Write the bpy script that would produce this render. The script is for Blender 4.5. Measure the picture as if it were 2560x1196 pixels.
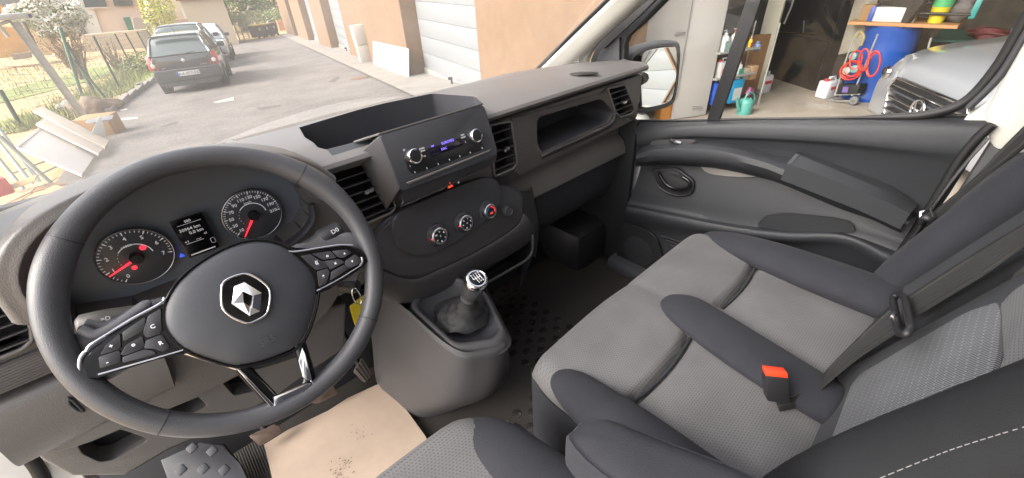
import bpy, bmesh, math, random
from mathutils import Vector, Matrix, Euler
random.seed(7)
R = math.radians
S = bpy.context.scene
for o in list(bpy.data.objects): bpy.data.objects.remove(o)

# ------------------------------------------------------------------ camera
F_PX = 1038.5
YAW, PITCH, ROLL = R(40.996), R(33.201), R(-3.347)
WHEEL = Vector((-0.42, 0.0, 0.72))
CAM = Vector((-0.43405, -0.57804, 1.06131))
_f = Vector((math.sin(YAW)*math.cos(PITCH), math.cos(YAW)*math.cos(PITCH), -math.sin(PITCH)))
_r = Vector((math.cos(YAW), -math.sin(YAW), 0)); _u = _r.cross(_f)
CR = _r*math.cos(ROLL) + _u*math.sin(ROLL)
CU = -_r*math.sin(ROLL) + _u*math.cos(ROLL)
CF = _f
cam = bpy.data.cameras.new('camera'); camo = bpy.data.objects.new('camera', cam); S.collection.objects.link(camo)
cam.sensor_width = 36; cam.lens = 36*F_PX/2560; cam.clip_start = .02; cam.clip_end = 2000
M = Matrix((CR, CU, -CF)).transposed().to_4x4(); M.translation = CAM
camo.matrix_world = M
S.camera = camo

# ------------------------------------------------------------------ light
S.view_settings.view_transform = 'Standard'; S.view_settings.look = 'None'
S.view_settings.exposure = EXPOSURE = 2.0; S.view_settings.gamma = 1
w = bpy.data.worlds.new('World'); S.world = w; w.use_nodes = True
nt = w.node_tree; bg = nt.nodes['Background']; bg.inputs[1].default_value = 0.15
sky = nt.nodes.new('ShaderNodeTexSky'); sky.sky_type = 'NISHITA'; sky.sun_disc = False
SUN_EL, SUN_AZ = 38, -78      # azimuth from +Y towards +X
sky.sun_elevation = R(SUN_EL); sky.sun_rotation = R(SUN_AZ); sky.air_density = 1.0; sky.dust_density = 4.0; sky.ozone_density = 1.0
hs = nt.nodes.new('ShaderNodeHueSaturation'); hs.inputs['Saturation'].default_value = .35; hs.inputs['Value'].default_value = 1.0
nt.links.new(sky.outputs[0], hs.inputs['Color'])
wm = nt.nodes.new('ShaderNodeMix'); wm.data_type = 'RGBA'; wm.blend_type = 'MULTIPLY'; wm.inputs[0].default_value = 1
wm.inputs[7].default_value = (1.0, .978, .955, 1)
nt.links.new(hs.outputs[0], wm.inputs[6]); nt.links.new(wm.outputs[2], bg.inputs[0])
sl = bpy.data.lights.new('sun', 'SUN'); sl.energy = .6; sl.angle = R(45); sl.color = (1, .955, .90)
so = bpy.data.objects.new('sun', sl); S.collection.objects.link(so)
_d = Vector((math.sin(R(SUN_AZ))*math.cos(R(SUN_EL)), math.cos(R(SUN_AZ))*math.cos(R(SUN_EL)), math.sin(R(SUN_EL))))
so.rotation_euler = (-_d).to_track_quat('-Z', 'Y').to_euler()
S.cycles.use_denoising = True
S.cycles.max_bounces = 9; S.cycles.diffuse_bounces = 5; S.cycles.glossy_bounces = 4; S.cycles.transparent_max_bounces = 16
S.cycles.sample_clamp_indirect = 6; S.cycles.caustics_reflective = False; S.cycles.caustics_refractive = False

# ------------------------------------------------------------------ survey: photo measurements on real planes
V3 = Vector
def ray(px, py):
    return CR*((px-1280)/F_PX) - CU*((py-598)/F_PX) + CF
def onpl(px, py, n, d):
    r = ray(px, py); n = V3(n); return CAM + r*((d - n.dot(CAM))/n.dot(r))
def T(s):
    return [tuple(float(a) for a in p.split(',')) for p in s.split()]
def onX(s, x): return [onpl(a, b, (1, 0, 0), x) for a, b in T(s)]
def onY(s, y): return [onpl(a, b, (0, 1, 0), y) for a, b in T(s)]
def onZ(s, z): return [onpl(a, b, (0, 0, 1), z) for a, b in T(s)]
SLOPE, G0 = .055, -.60          # the yard falls gently away from the van
def gz(x, y): return G0 - SLOPE*y
def onG(s, up=0): return [onpl(a, b, (0, SLOPE, 1), G0+up) for a, b in T(s)]
def G1(px, py): return onpl(px, py, (0, SLOPE, 1), G0)

# ------------------------------------------------------------------ helpers
def link(o):
    S.collection.objects.link(o); return o
def tag(o, label=None, cat=None, group=None, kind=None):
    if label: o['label'] = label
    if cat: o['category'] = cat
    if group: o['group'] = group
    if kind: o['kind'] = kind
    return o
def put(o, parent):
    if parent is not None:
        o.parent = parent
        o.matrix_parent_inverse = world_of(parent).inverted()
    return o
def world_of(o):
    m = o.matrix_basis.copy()
    if o.parent: m = world_of(o.parent) @ o.matrix_parent_inverse @ m
    return m
def root(name, loc, label, cat, group=None, kind=None):
    o = link(bpy.data.objects.new(name, None)); o.location = loc; o.empty_display_size = .05
    return tag(o, label, cat, group, kind)
def mk(name, vs, fs, mat, parent=None, smooth=None, uvs=None, mats=None, fmi=None):
    me = bpy.data.meshes.new(name)
    vs = [V3(v) for v in vs]
    off = V3((0, 0, 0))
    if parent is None and vs:
        off = sum(vs, V3((0, 0, 0)))/len(vs)
        vs = [v-off for v in vs]
    me.from_pydata([tuple(v) for v in vs], [], fs)
    if uvs:
        l = me.uv_layers.new(name='UVMap')
        for p in me.polygons:
            for li, vi in zip(p.loop_indices, p.vertices): l.data[li].uv = uvs[vi]
    o = link(bpy.data.objects.new(name, me)); o.location = off
    for m in (mats or [mat]): me.materials.append(m)
    if fmi:
        for p, i in zip(me.polygons, fmi): p.material_index = i
    if smooth is not None:
        me.shade_smooth()
        if smooth < 180: me.set_sharp_from_angle(angle=R(smooth))
    return put(o, parent)
def from_bm(name, bm, mat, parent=None, smooth=None):
    bmesh.ops.recalc_face_normals(bm, faces=bm.faces)
    me = bpy.data.meshes.new(name)
    off = V3((0, 0, 0))
    if parent is None and len(bm.verts):
        off = sum((v.co for v in bm.verts), V3((0, 0, 0)))/len(bm.verts)
        for v in bm.verts: v.co -= off
    bm.to_mesh(me); bm.free()
    me.materials.append(mat)
    o = link(bpy.data.objects.new(name, me)); o.location = off
    if smooth is not None:
        me.shade_smooth()
        if smooth < 180: me.set_sharp_from_angle(angle=R(smooth))
    return put(o, parent)
def newell(p):
    n = V3((0, 0, 0))
    for a, b in zip(p, p[1:]+p[:1]):
        n += V3(((a.y-b.y)*(a.z+b.z), (a.z-b.z)*(a.x+b.x), (a.x-b.x)*(a.y+b.y)))
    return n.normalized()
def closed(p, k=4):
    """closed catmull-rom through p"""
    out = []; n = len(p)
    for i in range(n):
        a, b, c, d = p[i-1], p[i], p[(i+1) % n], p[(i+2) % n]
        for j in range(k):
            t = j/k
            out.append(.5*((2*b)+(c-a)*t+(2*a-5*b+4*c-d)*t*t+(3*b-a-3*c+d)*t**3))
    return out
def spl(p, k=4):
    out = []; n = len(p)
    for i in range(n-1):
        a = p[i-1] if i else 2*p[0]-p[1]; b = p[i]; c = p[i+1]; d = p[i+2] if i+2 < n else 2*p[-1]-p[-2]
        for j in range(k):
            t = j/k
            out.append(.5*((2*b)+(c-a)*t+(2*a-5*b+4*c-d)*t*t+(3*b-a-3*c+d)*t**3))
    out.append(p[-1]); return out
def roundp(p, r, k=4):
    """round the corners of a closed polygon"""
    out = []; n = len(p)
    for i in range(n):
        a, b, c = p[i-1], p[i], p[(i+1) % n]
        ra = min(r, (a-b).length*.45, (c-b).length*.45)
        s, e = b+(a-b).normalized()*ra, b+(c-b).normalized()*ra
        for j in range(k+1):
            t = j/k; out.append(s*(1-t)**2+b*2*t*(1-t)+e*t*t)
    return out
def bm_slab(bm, pts, thick, n, bev=0, seg=2):
    f = [bm.verts.new(p) for p in pts]
    bk = [bm.verts.new(p-n*thick) for p in pts]
    ff = bm.faces.new(f); bf = bm.faces.new(bk[::-1]); m = len(f)
    for i in range(m): bm.faces.new((f[i], bk[i], bk[(i+1) % m], f[(i+1) % m]))
    if bev: bmesh.ops.bevel(bm, geom=list(ff.edges), offset=bev, segments=seg, affect='EDGES', profile=.5)
def slab(name, pts, thick, mat, parent=None, n=None, bev=.0015, seg=2, smooth=35, lift=0):
    pts = [V3(p) for p in pts]
    if n is None:
        n = newell(pts)
        if n.dot(CAM-pts[0]) < 0: n = -n
    n = V3(n).normalized()
    if newell(pts).dot(n) < 0: pts = pts[::-1]
    pts = [p+n*lift for p in pts]
    bm = bmesh.new(); bm_slab(bm, pts, thick, n, bev, seg)
    return from_bm(name, bm, mat, parent, smooth)
def gridm(name, rows, mat, parent=None, ku=4, kv=4, thick=0, smooth=40, uvscale=None, closeu=False, side=-1):
    rows = [[V3(p) for p in r] for r in rows]
    rows = [(closed(r, ku) if closeu else spl(r, ku)) if ku > 1 else r for r in rows]
    if kv > 1:
        cols = [spl([r[i] for r in rows], kv) for i in range(len(rows[0]))]
        rows = [[c[j] for c in cols] for j in range(len(cols[0]))]
    nr, nc = len(rows), len(rows[0]); vs = [p for r in rows for p in r]; fs = []
    for i in range(nr-1):
        for j in range(nc if closeu else nc-1):
            a, b = i*nc+j, i*nc+(j+1) % nc
            fs.append((a, b, b+nc, a+nc))
    uvs = None
    if uvscale:
        uvs = [None]*len(vs); acc = [0.]*nc
        for i in range(nr):
            s = 0
            for j in range(nc):
                if i: acc[j] += (rows[i][j]-rows[i-1][j]).length
                if j: s += (rows[i][j]-rows[i][j-1]).length
                uvs[i*nc+j] = (s, acc[nc//2])
    o = mk(name, vs, fs, mat, parent, smooth, uvs)
    if thick:
        m = o.modifiers.new('t', 'SOLIDIFY'); m.thickness = thick; m.offset = side
    return o
def frames(pts, cl=False):
    n = len(pts); tg = []
    for i in range(n):
        a = pts[i-1] if (i or cl) else pts[0]; b = pts[(i+1) % n] if (i < n-1 or cl) else pts[-1]
        tg.append((b-a).normalized())
    up = V3((0, 0, 1)) if abs(tg[0].z) < .9 else V3((1, 0, 0))
    x = tg[0].cross(up).normalized(); out = []
    for t in tg:
        x = (x-t*x.dot(t)).normalized(); out.append((x, t.cross(x)))
    return out
def bm_tube(bm, pts, r, seg=10, cl=False, cap=True, flat=None, up=None):
    pts = [V3(p) for p in pts]; n = len(pts)
    rr = r if isinstance(r, (list, tuple)) else [r]*n
    fr = frames(pts, cl); rings = []
    for i, p in enumerate(pts):
        x, y = fr[i]
        if up is not None:
            t = x.cross(y); u = V3(up); y = (u-t*u.dot(t)).normalized(); x = y.cross(t)
        a, b = (rr[i], rr[i]) if flat is None else (rr[i]*flat[0], rr[i]*flat[1])
        rings.append([bm.verts.new(p+x*math.cos(2*math.pi*k/seg)*a+y*math.sin(2*math.pi*k/seg)*b) for k in range(seg)])
    for i in range(n if cl else n-1):
        A, B = rings[i], rings[(i+1) % n]
        for k in range(seg): bm.faces.new((A[k], A[(k+1) % seg], B[(k+1) % seg], B[k]))
    if cap and not cl: bm.faces.new(rings[0][::-1]); bm.faces.new(rings[-1])
def tube(name, pts, r, mat, parent=None, seg=10, cl=False, flat=None, up=None, smooth=50):
    bm = bmesh.new(); bm_tube(bm, pts, r, seg, cl, True, flat, up); return from_bm(name, bm, mat, parent, smooth)
def axes(n, up=(0, 0, 1)):
    n = V3(n).normalized(); u = V3(up)
    if abs(n.dot(u)) > .99: u = V3((0, 1, 0))
    x = u.cross(n).normalized(); return x, n.cross(x), n
def bm_lathe(bm, prof, o, axis, seg=24, sx=1, sy=1, up=(0, 0, 1)):
    x, y, z = axes(axis, up); rings = []; o = V3(o)
    for r, h in prof:
        if r < 1e-6: rings.append([bm.verts.new(o+z*h)])
        else: rings.append([bm.verts.new(o+z*h+x*math.cos(2*math.pi*k/seg)*r*sx+y*math.sin(2*math.pi*k/seg)*r*sy) for k in range(seg)])
    for A, B in zip(rings, rings[1:]):
        for k in range(seg):
            a, b = A[k % len(A)], A[(k+1) % len(A)]; c, d = B[(k+1) % len(B)], B[k % len(B)]
            q = []
            for v in (a, b, c, d):
                if v not in q: q.append(v)
            if len(q) > 2: bm.faces.new(q)
    for rg in (rings[0], rings[-1]):
        if len(rg) > 2: bm.faces.new(rg)
def lathe(name, prof, o, axis, mat, parent=None, seg=24, smooth=40, sx=1, sy=1, up=(0, 0, 1)):
    bm = bmesh.new(); bm_lathe(bm, prof, o, axis, seg, sx, sy, up); return from_bm(name, bm, mat, parent, smooth)
def bm_box(bm, c, s, rot=None, bev=0):
    c = V3(c); rot = rot or Matrix.Identity(3)
    vs = [bm.verts.new(c+rot @ V3((s[0]*a/2, s[1]*b/2, s[2]*d/2))) for a in (-1, 1) for b in (-1, 1) for d in (-1, 1)]
    es = set()
    for q in ((0, 1, 3, 2), (4, 6, 7, 5), (0, 4, 5, 1), (2, 3, 7, 6), (0, 2, 6, 4), (1, 5, 7, 3)):
        f = bm.faces.new([vs[i] for i in q]); es.update(f.edges)
    if bev: bmesh.ops.bevel(bm, geom=list(es), offset=bev, segments=2, affect='EDGES', profile=.5)
def box(name, c, s, mat, parent=None, rot=None, bev=0, smooth=35):
    bm = bmesh.new(); bm_box(bm, c, s, rot, bev); return from_bm(name, bm, mat, parent, smooth)
def rz(a): return Matrix.Rotation(a, 3, 'Z')
def basis(x, y, z): return Matrix((x, y, z)).transposed()
def boolean(o, cutters, op='DIFFERENCE'):
    for c in cutters:
        m = o.modifiers.new('b', 'BOOLEAN'); m.operation = op; m.object = c; m.solver = 'EXACT'
        dg = bpy.context.evaluated_depsgraph_get(); dg.update()
        me = bpy.data.meshes.new_from_object(o.evaluated_get(dg)); o.modifiers.clear()
        old = o.data; o.data = me
    for c in cutters: bpy.data.objects.remove(c)
    return o
def cutter(pts, n, out, inn):
    """closed prism through pts: 'out' towards n, 'inn' into the body"""
    n = V3(n).normalized(); pts = [V3(p) for p in pts]
    if newell(pts).dot(n) < 0: pts = pts[::-1]
    bm = bmesh.new(); bm_slab(bm, [p+n*out for p in pts], out+inn, n)
    return from_bm('cutter', bm, PLA)
def text(name, s, o, xd, yd, size, mat, parent=None, align='CENTER', ext=0.0002, lift=.0006, bold=0):
    cu = bpy.data.curves.new(name, 'FONT'); cu.body = s; cu.size = size; cu.align_x = align; cu.align_y = 'CENTER'; cu.extrude = ext; cu.offset = bold; cu.resolution_u = 2
    t = link(bpy.data.objects.new(name, cu))
    xd = V3(xd).normalized(); yd = V3(yd); yd = (yd-xd*yd.dot(xd)).normalized(); z = xd.cross(yd)
    dg = bpy.context.evaluated_depsgraph_get(); dg.update()
    me = bpy.data.meshes.new_from_object(t.evaluated_get(dg)); bpy.data.objects.remove(t)
    m = basis(xd, yd, z).to_4x4(); m.translation = V3(o)+z*lift
    me.transform(m); me.materials.clear(); me.materials.append(mat)
    return put(link(bpy.data.objects.new(name, me)), parent)
def copy_tree(o, parent=None, **props):
    c = o.copy(); link(c)
    if parent is not None: c.parent = parent
    for k, v in props.items(): c[k] = v
    for ch in list(o.children): copy_tree(ch, c)
    return c

# ------------------------------------------------------------------ materials
OUTK = 1.0
def mat(name, col, rough=.5, metal=0, grain=0, gs=1500, var=0, vs=3, bevel=0, spec=.5, coat=0, emit=None, es=1, alpha=1, sheen=0):
    col = tuple(c_*OUTK for c_ in col); m = bpy.data.materials.new(name); m.use_nodes = True; n = m.node_tree; b = n.nodes['Principled BSDF']
    b.inputs['Base Color'].default_value = (*col, 1); b.inputs['Roughness'].default_value = rough; b.inputs['Metallic'].default_value = metal
    b.inputs['Specular IOR Level'].default_value = spec; b.inputs['Coat Weight'].default_value = coat; b.inputs['Coat Roughness'].default_value = .05
    if sheen: b.inputs['Sheen Weight'].default_value = sheen
    if emit: b.inputs['Emission Color'].default_value = (*emit, 1); b.inputs['Emission Strength'].default_value = es
    tc = n.nodes.new('ShaderNodeTexCoord')
    last = None
    if bevel:
        bv = n.nodes.new('ShaderNodeBevel'); bv.samples = 4; bv.inputs[0].default_value = bevel; last = bv.outputs[0]
    if grain:
        t = n.nodes.new('ShaderNodeTexNoise'); t.inputs['Scale'].default_value = gs; t.inputs['Detail'].default_value = 2
        n.links.new(tc.outputs['Object'], t.inputs[0])
        bp = n.nodes.new('ShaderNodeBump'); bp.inputs['Strength'].default_value = grain; bp.inputs['Distance'].default_value = .0006*1500/gs
        n.links.new(t.outputs[0], bp.inputs['Height'])
        if last: n.links.new(last, bp.inputs['Normal'])
        last = bp.outputs[0]
    if last: n.links.new(last, b.inputs['Normal'])
    if var:
        t = n.nodes.new('ShaderNodeTexNoise'); t.inputs['Scale'].default_value = vs; t.inputs['Detail'].default_value = 7; t.inputs['Roughness'].default_value = .65
        n.links.new(tc.outputs['Object'], t.inputs[0])
        mr = n.nodes.new('ShaderNodeMapRange'); mr.inputs[1].default_value = .3; mr.inputs[2].default_value = .7; mr.inputs[3].default_value = 1-var; mr.inputs[4].default_value = 1+var
        n.links.new(t.outputs[0], mr.inputs[0])
        mx = n.nodes.new('ShaderNodeVectorMath'); mx.operation = 'SCALE'; mx.inputs[0].default_value = col
        n.links.new(mr.outputs[0], mx.inputs['Scale']); n.links.new(mx.outputs[0], b.inputs['Base Color'])
        r2 = n.nodes.new('ShaderNodeMapRange'); r2.inputs[3].default_value = rough*.9; r2.inputs[4].default_value = min(1, rough*1.15)
        n.links.new(t.outputs[0], r2.inputs[0]); n.links.new(r2.outputs[0], b.inputs['Roughness'])
    return m
def glass(name, tint=(1, 1, 1), refl=.06, rough=.0, veil=.06):  # pale scatter in the pane, put in as haze over the view
    m = bpy.data.materials.new(name); m.use_nodes = True; n = m.node_tree; n.nodes.clear()
    o = n.nodes.new('ShaderNodeOutputMaterial'); mx = n.nodes.new('ShaderNodeMixShader'); t = n.nodes.new('ShaderNodeBsdfTransparent'); g = n.nodes.new('ShaderNodeBsdfGlossy')
    t.inputs[0].default_value = (*tint, 1); g.inputs['Roughness'].default_value = rough
    fr = n.nodes.new('ShaderNodeFresnel'); fr.inputs[0].default_value = 1.42
    tr = n.nodes.new('ShaderNodeBsdfTranslucent'); tr.inputs[0].default_value = (.9, .87, .82, 1); m2 = n.nodes.new('ShaderNodeMixShader')
    tc = n.nodes.new('ShaderNodeTexCoord'); ns = n.nodes.new('ShaderNodeTexNoise'); ns.inputs['Scale'].default_value = 3.5; ns.inputs['Detail'].default_value = 6; n.links.new(tc.outputs['Object'], ns.inputs[0])
    mr = n.nodes.new('ShaderNodeMapRange'); mr.inputs[1].default_value = .3; mr.inputs[2].default_value = .75; mr.inputs[3].default_value = veil*.5; mr.inputs[4].default_value = veil*1.6; n.links.new(ns.outputs[0], mr.inputs[0]); n.links.new(mr.outputs[0], m2.inputs[0])
    n.links.new(t.outputs[0], m2.inputs[1]); n.links.new(tr.outputs[0], m2.inputs[2])
    n.links.new(fr.outputs[0], mx.inputs[0]); n.links.new(m2.outputs[0], mx.inputs[1]); n.links.new(g.outputs[0], mx.inputs[2]); n.links.new(mx.outputs[0], o.inputs[0])
    return m
def fabric(name, hole, thread, bw, rh, mo, rough=.9, seedrot=0):
    m = bpy.data.materials.new(name); m.use_nodes = True; n = m.node_tree; b = n.nodes['Principled BSDF']
    b.inputs['Roughness'].default_value = rough; b.inputs['Sheen Weight'].default_value = .04; b.inputs['Specular IOR Level'].default_value = .15
    tc = n.nodes.new('ShaderNodeTexCoord'); mp = n.nodes.new('ShaderNodeMapping'); mp.inputs['Rotation'].default_value = (0, 0, seedrot)
    br = n.nodes.new('ShaderNodeTexBrick'); br.inputs['Scale'].default_value = 1; br.inputs['Brick Width'].default_value = bw; br.inputs['Row Height'].default_value = rh
    br.inputs['Mortar Size'].default_value = mo; br.inputs['Mortar Smooth'].default_value = .6; br.offset = .5
    br.inputs['Color1'].default_value = (*hole, 1); br.inputs['Color2'].default_value = (*[c*1.15 for c in hole], 1); br.inputs['Mortar'].default_value = (*thread, 1)
    n.links.new(tc.outputs['UV'], mp.inputs[0]); n.links.new(mp.outputs[0], br.inputs[0])
    ns = n.nodes.new('ShaderNodeTexNoise'); ns.inputs['Scale'].default_value = 9; ns.inputs['Detail'].default_value = 6
    n.links.new(tc.outputs['Object'], ns.inputs[0])
    mr = n.nodes.new('ShaderNodeMapRange'); mr.inputs[1].default_value = .3; mr.inputs[2].default_value = .7; mr.inputs[3].default_value = .86; mr.inputs[4].default_value = 1.12
    n.links.new(ns.outputs[0], mr.inputs[0])
    mx = n.nodes.new('ShaderNodeVectorMath'); mx.operation = 'SCALE'; n.links.new(br.outputs[0], mx.inputs[0]); n.links.new(mr.outputs[0], mx.inputs['Scale'])
    n.links.new(mx.outputs[0], b.inputs['Base Color'])
    bp = n.nodes.new('ShaderNodeBump'); bp.inputs['Strength'].default_value = .6; bp.inputs['Distance'].default_value = .001
    n.links.new(br.outputs['Fac'], bp.inputs['Height']); n.links.new(bp.outputs[0], b.inputs['Normal'])
    return m
def ribbed(name, col, axis, period, rough=.5, strength=.5, dist=.0008):
    m = mat(name, col, rough, var=.05, vs=30); n = m.node_tree; b = n.nodes['Principled BSDF']
    tc = n.nodes.new('ShaderNodeTexCoord'); sp = n.nodes.new('ShaderNodeSeparateXYZ'); n.links.new(tc.outputs['Object'], sp.inputs[0])
    mu = n.nodes.new('ShaderNodeMath'); mu.operation = 'MULTIPLY'; mu.inputs[1].default_value = 2*math.pi/period; n.links.new(sp.outputs[axis], mu.inputs[0])
    si = n.nodes.new('ShaderNodeMath'); si.operation = 'SINE'; n.links.new(mu.outputs[0], si.inputs[0])
    bp = n.nodes.new('ShaderNodeBump'); bp.inputs['Strength'].default_value = strength; bp.inputs['Distance'].default_value = dist
    n.links.new(si.outputs[0], bp.inputs['Height']); n.links.new(bp.outputs[0], b.inputs['Normal'])
    return m

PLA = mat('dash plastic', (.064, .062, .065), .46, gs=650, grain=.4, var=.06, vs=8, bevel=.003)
PLT = mat('lit dash plastic', (.150, .142, .138), .40, gs=650, grain=.4, var=.07, vs=6, bevel=.003)  # paler than dash plastic: sky sheen on the top painted into the colour
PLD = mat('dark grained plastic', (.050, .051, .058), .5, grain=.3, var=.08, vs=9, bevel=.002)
PLDOOR = mat('door card plastic', (.023, .025, .029), .56, gs=650, grain=.4, var=.06, vs=8, bevel=.002)
PLK = mat('black plastic', (.016, .016, .018), .45, var=.1, vs=20)
GLOSS = mat('piano black', (.006, .006, .007), .22, spec=.35)
CHROME = mat('chrome trim', (.75, .75, .78), .12, metal=1)
SATIN = mat('satin silver', (.55, .55, .56), .28, metal=1)
LEATH = mat('wheel rim leather', (.072, .073, .080), .29, grain=.5, gs=900, var=.08, vs=15)
HUBM = mat('airbag cover', (.050, .053, .062), .45, grain=.35, gs=1300, var=.05, vs=9)
BTN = mat('button rubber', (.045, .046, .052), .42, var=.05, vs=40, bevel=.0008)
WHITEP = mat('white print', (.75, .75, .75), .5, emit=(.9, .9, 1), es=.05)
DIALF = mat('dial face', (.085, .090, .105), .3)  # grey raised: cover glass reflection painted into the dial colour
REDL = mat('lit red needle', (.8, .02, .03), .4, emit=(1, .03, .05), es=.5)
BLUEL = mat('lit blue lamp', (.02, .05, .8), .4, emit=(.03, .08, 1), es=.5)
ORNG = mat('orange red print', (.8, .05, .03), .4, emit=(1, .08, .04), es=.25)
PURP = mat('purple display text', (.15, .1, .5), .4, emit=(.28, .2, 1), es=.35)
BEIGE = mat('pillar trim', (.60, .59, .54), .6, grain=.2, var=.04)
WHITE = mat('white van paint', (.78, .78, .76), .25, coat=.6)
RUBBER = mat('rubber seal', (.012, .012, .013), .55, bevel=.002)
FBLACK = mat('black seat side', (.016, .017, .019), .8, grain=.5, gs=900, var=.1, vs=10, spec=.2)
FMESH = fabric('woven seat mesh', (.013, .013, .015), (.132, .131, .134), .0062, .0044, .0028)
FMESH2 = fabric('ribbed seat mesh', (.026, .028, .032), (.175, .180, .190), .024, .0038, .0017, seedrot=math.pi/2)
FDARK = mat('dark seat cloth', (.027, .028, .034), .9, grain=.5, gs=700, var=.14, vs=14, sheen=.04, spec=.2)
FMID = mat('charcoal seat cloth', (.034, .036, .041), .9, grain=.5, gs=700, var=.12, vs=10, sheen=.04, spec=.2)
BELT = fabric('belt webbing', (.020, .020, .020), (.036, .035, .034), .6, .0125, .0020, .7)
# ================================================================== THE VAN
# ---------- dashboard
dash = root('dashboard', (0, .2, .45), 'wide dark grey plastic van dashboard with centre storage tray, radio and heater controls', 'dashboard')
def prof(x):
    e = max(0, (x-.50)/.27); e = e*e
    cz = .815-.014*min(1, max(0, (x-.12)/.3))-.006*min(1, e)
    return [(.60, .50), (.62-.10*e, .733-.02*e), (.47-.14*e, .777-.012*e), (.34-.10*min(1, e), cz), (.22, cz-.003), (.17, .793), (.152, .786), (.147, .779), (.151, .771), (.192, .767), (.192, .761), (.168, .756),
            (.167, .69), (.170, .622), (.178, .608), (.212, .598), (.238, .578), (.236, .552), (.212, .530), (.200, .505), (.197, .488), (.204, .480), (.26, .474), (.45, .46)]
xs = [-.765, -.755, -.74, -.69, -.55, -.42, -.28, -.2, 0, .2, .35, .5, .6, .68, .73, .765, .785, .80]
rows = [[V3((x, y, z)) for y, z in prof(abs(x))] for x in xs]
nn = len(rows[0]); vs = [p for r in rows for p in r]; fs = []
for i in range(len(rows)-1):
    for j in range(nn):
        a, b = i*nn+j, i*nn+(j+1) % nn; fs.append((a, a+nn, b+nn, b))
fs.append(tuple(range(nn))); fs.append(tuple((len(rows)-1)*nn+j for j in range(nn))[::-1])
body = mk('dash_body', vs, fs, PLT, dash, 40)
FN = (0, -1, 0)
cuts = []
tray = onZ('752,330 765,352 795,370 814,371 947,335 1208,262 1210,258 1185,249 1088,245 1078,246 900,288', .802)
tray = [V3((p.x, max(p.y, .186), .802)) for p in tray]
cuts.append(cutter(tray, (0, 0, 1), .03, .075))
glv = roundp(onY('1338,293 1500,246 1531,280 1520,305 1352,383 1340,360', .167), .02)
cuts.append(cutter(glv, FN, .02, .13))
vents = {'l': [V3((x, .165, z)) for x, z in ((-.76, .748), (-.636, .742), (-.634, .73), (-.655, .676), (-.668, .668), (-.79, .668))],
         'm': onY('822,437 950,398 985,515 975,530 905,560 895,545', .165),
         'c': onY('1225,317 1275,306 1290,405 1280,420 1236,438', .165),
         'r': onY('1519,224 1560,214 1583,272 1575,284 1548,292 1538,280', .165)}
for k in vents: cuts.append(cutter(roundp(vents[k], .006), FN, .02, .05))
# cluster recess
CL = [(-.609, .675), (-.612, .72), (-.602, .775), (-.565, .81), (-.50, .832), (-.42, .838), (-.35, .828), (-.30, .80), (-.277, .765), (-.268, .725), (-.272, .70), (-.292, .682), (-.33, .668), (-.44, .655), (-.55, .655)]
CLp = [V3((x, .165, z)) for x, z in CL]
cuts.append(cutter([V3((x, .165, z)) for x, z in CL], FN, .05, .07))
boolean(body, cuts)
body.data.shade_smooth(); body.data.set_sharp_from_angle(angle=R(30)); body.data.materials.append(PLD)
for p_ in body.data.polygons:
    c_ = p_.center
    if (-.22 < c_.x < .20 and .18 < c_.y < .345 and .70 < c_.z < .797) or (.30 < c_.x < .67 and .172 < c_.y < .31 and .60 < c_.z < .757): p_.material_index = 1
# face facia panels (front trim with fine ribs)
RIB = ribbed('ribbed facia', (.095, .088, .085), 2, .0042, .48, .6, .0009)
fa = onY('1277,296 1500,238 1516,222 1544,290 1580,300 1560,312 1400,388 1300,437 1287,430 1296,400', .164)
fo = slab('facia_panel', [p+V3((0, -.002, 0)) for p in fa], .006, RIB, dash, bev=.003); boolean(fo, [cutter(glv, FN, .02, .13)]); fo.data.set_sharp_from_angle(angle=R(30))
gr = gridm('glove_shelf_lip', [onY('1352,384 1440,345 1521,306 1532,282', .168), onY('1354,390 1440,352 1525,311 1538,283', .158), onY('1354,396 1440,358 1528,316 1543,285', .163)], PLA, dash, thick=.002)
fl = [V3((x, .164, z)) for x, z in ((-.79, .655), (-.64, .655), (-.625, .64), (-.612, .63), (-.612, .612), (-.79, .615))]
slab('facia_panel', fl, .004, RIB, dash)
# cluster housing
hood_y = [.108, .10, .104, .14, .20, .30, .42, .54]
HO = [(-.640, .735), (-.632, .785), (-.600, .828), (-.555, .853), (-.49, .867), (-.42, .871), (-.35, .865), (-.29, .842), (-.250, .812), (-.225, .778)]
rows = []
inner = [(-.609, .700), (-.609, .765), (-.588, .806), (-.548, .834), (-.49, .850), (-.42, .855), (-.352, .847), (-.30, .822), (-.268, .785), (-.252, .745)]
rows.append([V3((x*1.0, .212, z-.004)) for x, z in [(-.606, .70), (-.604, .755), (-.578, .792), (-.54, .815), (-.49, .826), (-.42, .831), (-.352, .823), (-.305, .80), (-.277, .765), (-.268, .73)]])
rows.append([V3((x, .105, z)) for x, z in inner])
rows.append([V3((x, .098, z+.006)) for x, z in [((a[0]+b[0])/2, (a[1]+b[1])/2) for a, b in zip(inner, HO)]])
rows.append([V3((x, .105, z)) for x, z in HO])
for y, s, wx in ((.15, .97, 1), (.21, .80, .97), (.30, .42, .90), (.40, .0, .82), (.50, -.4, .76)):
    rows.append([V3((-.43+(x+.43)*wx, y, .785+(z-.785)*s if z > .785 else z-.05*(y-.15)/.3)) for x, z in HO])
gridm('cluster_hood', rows, PLT, dash, ku=4, kv=3, smooth=60)
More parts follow.
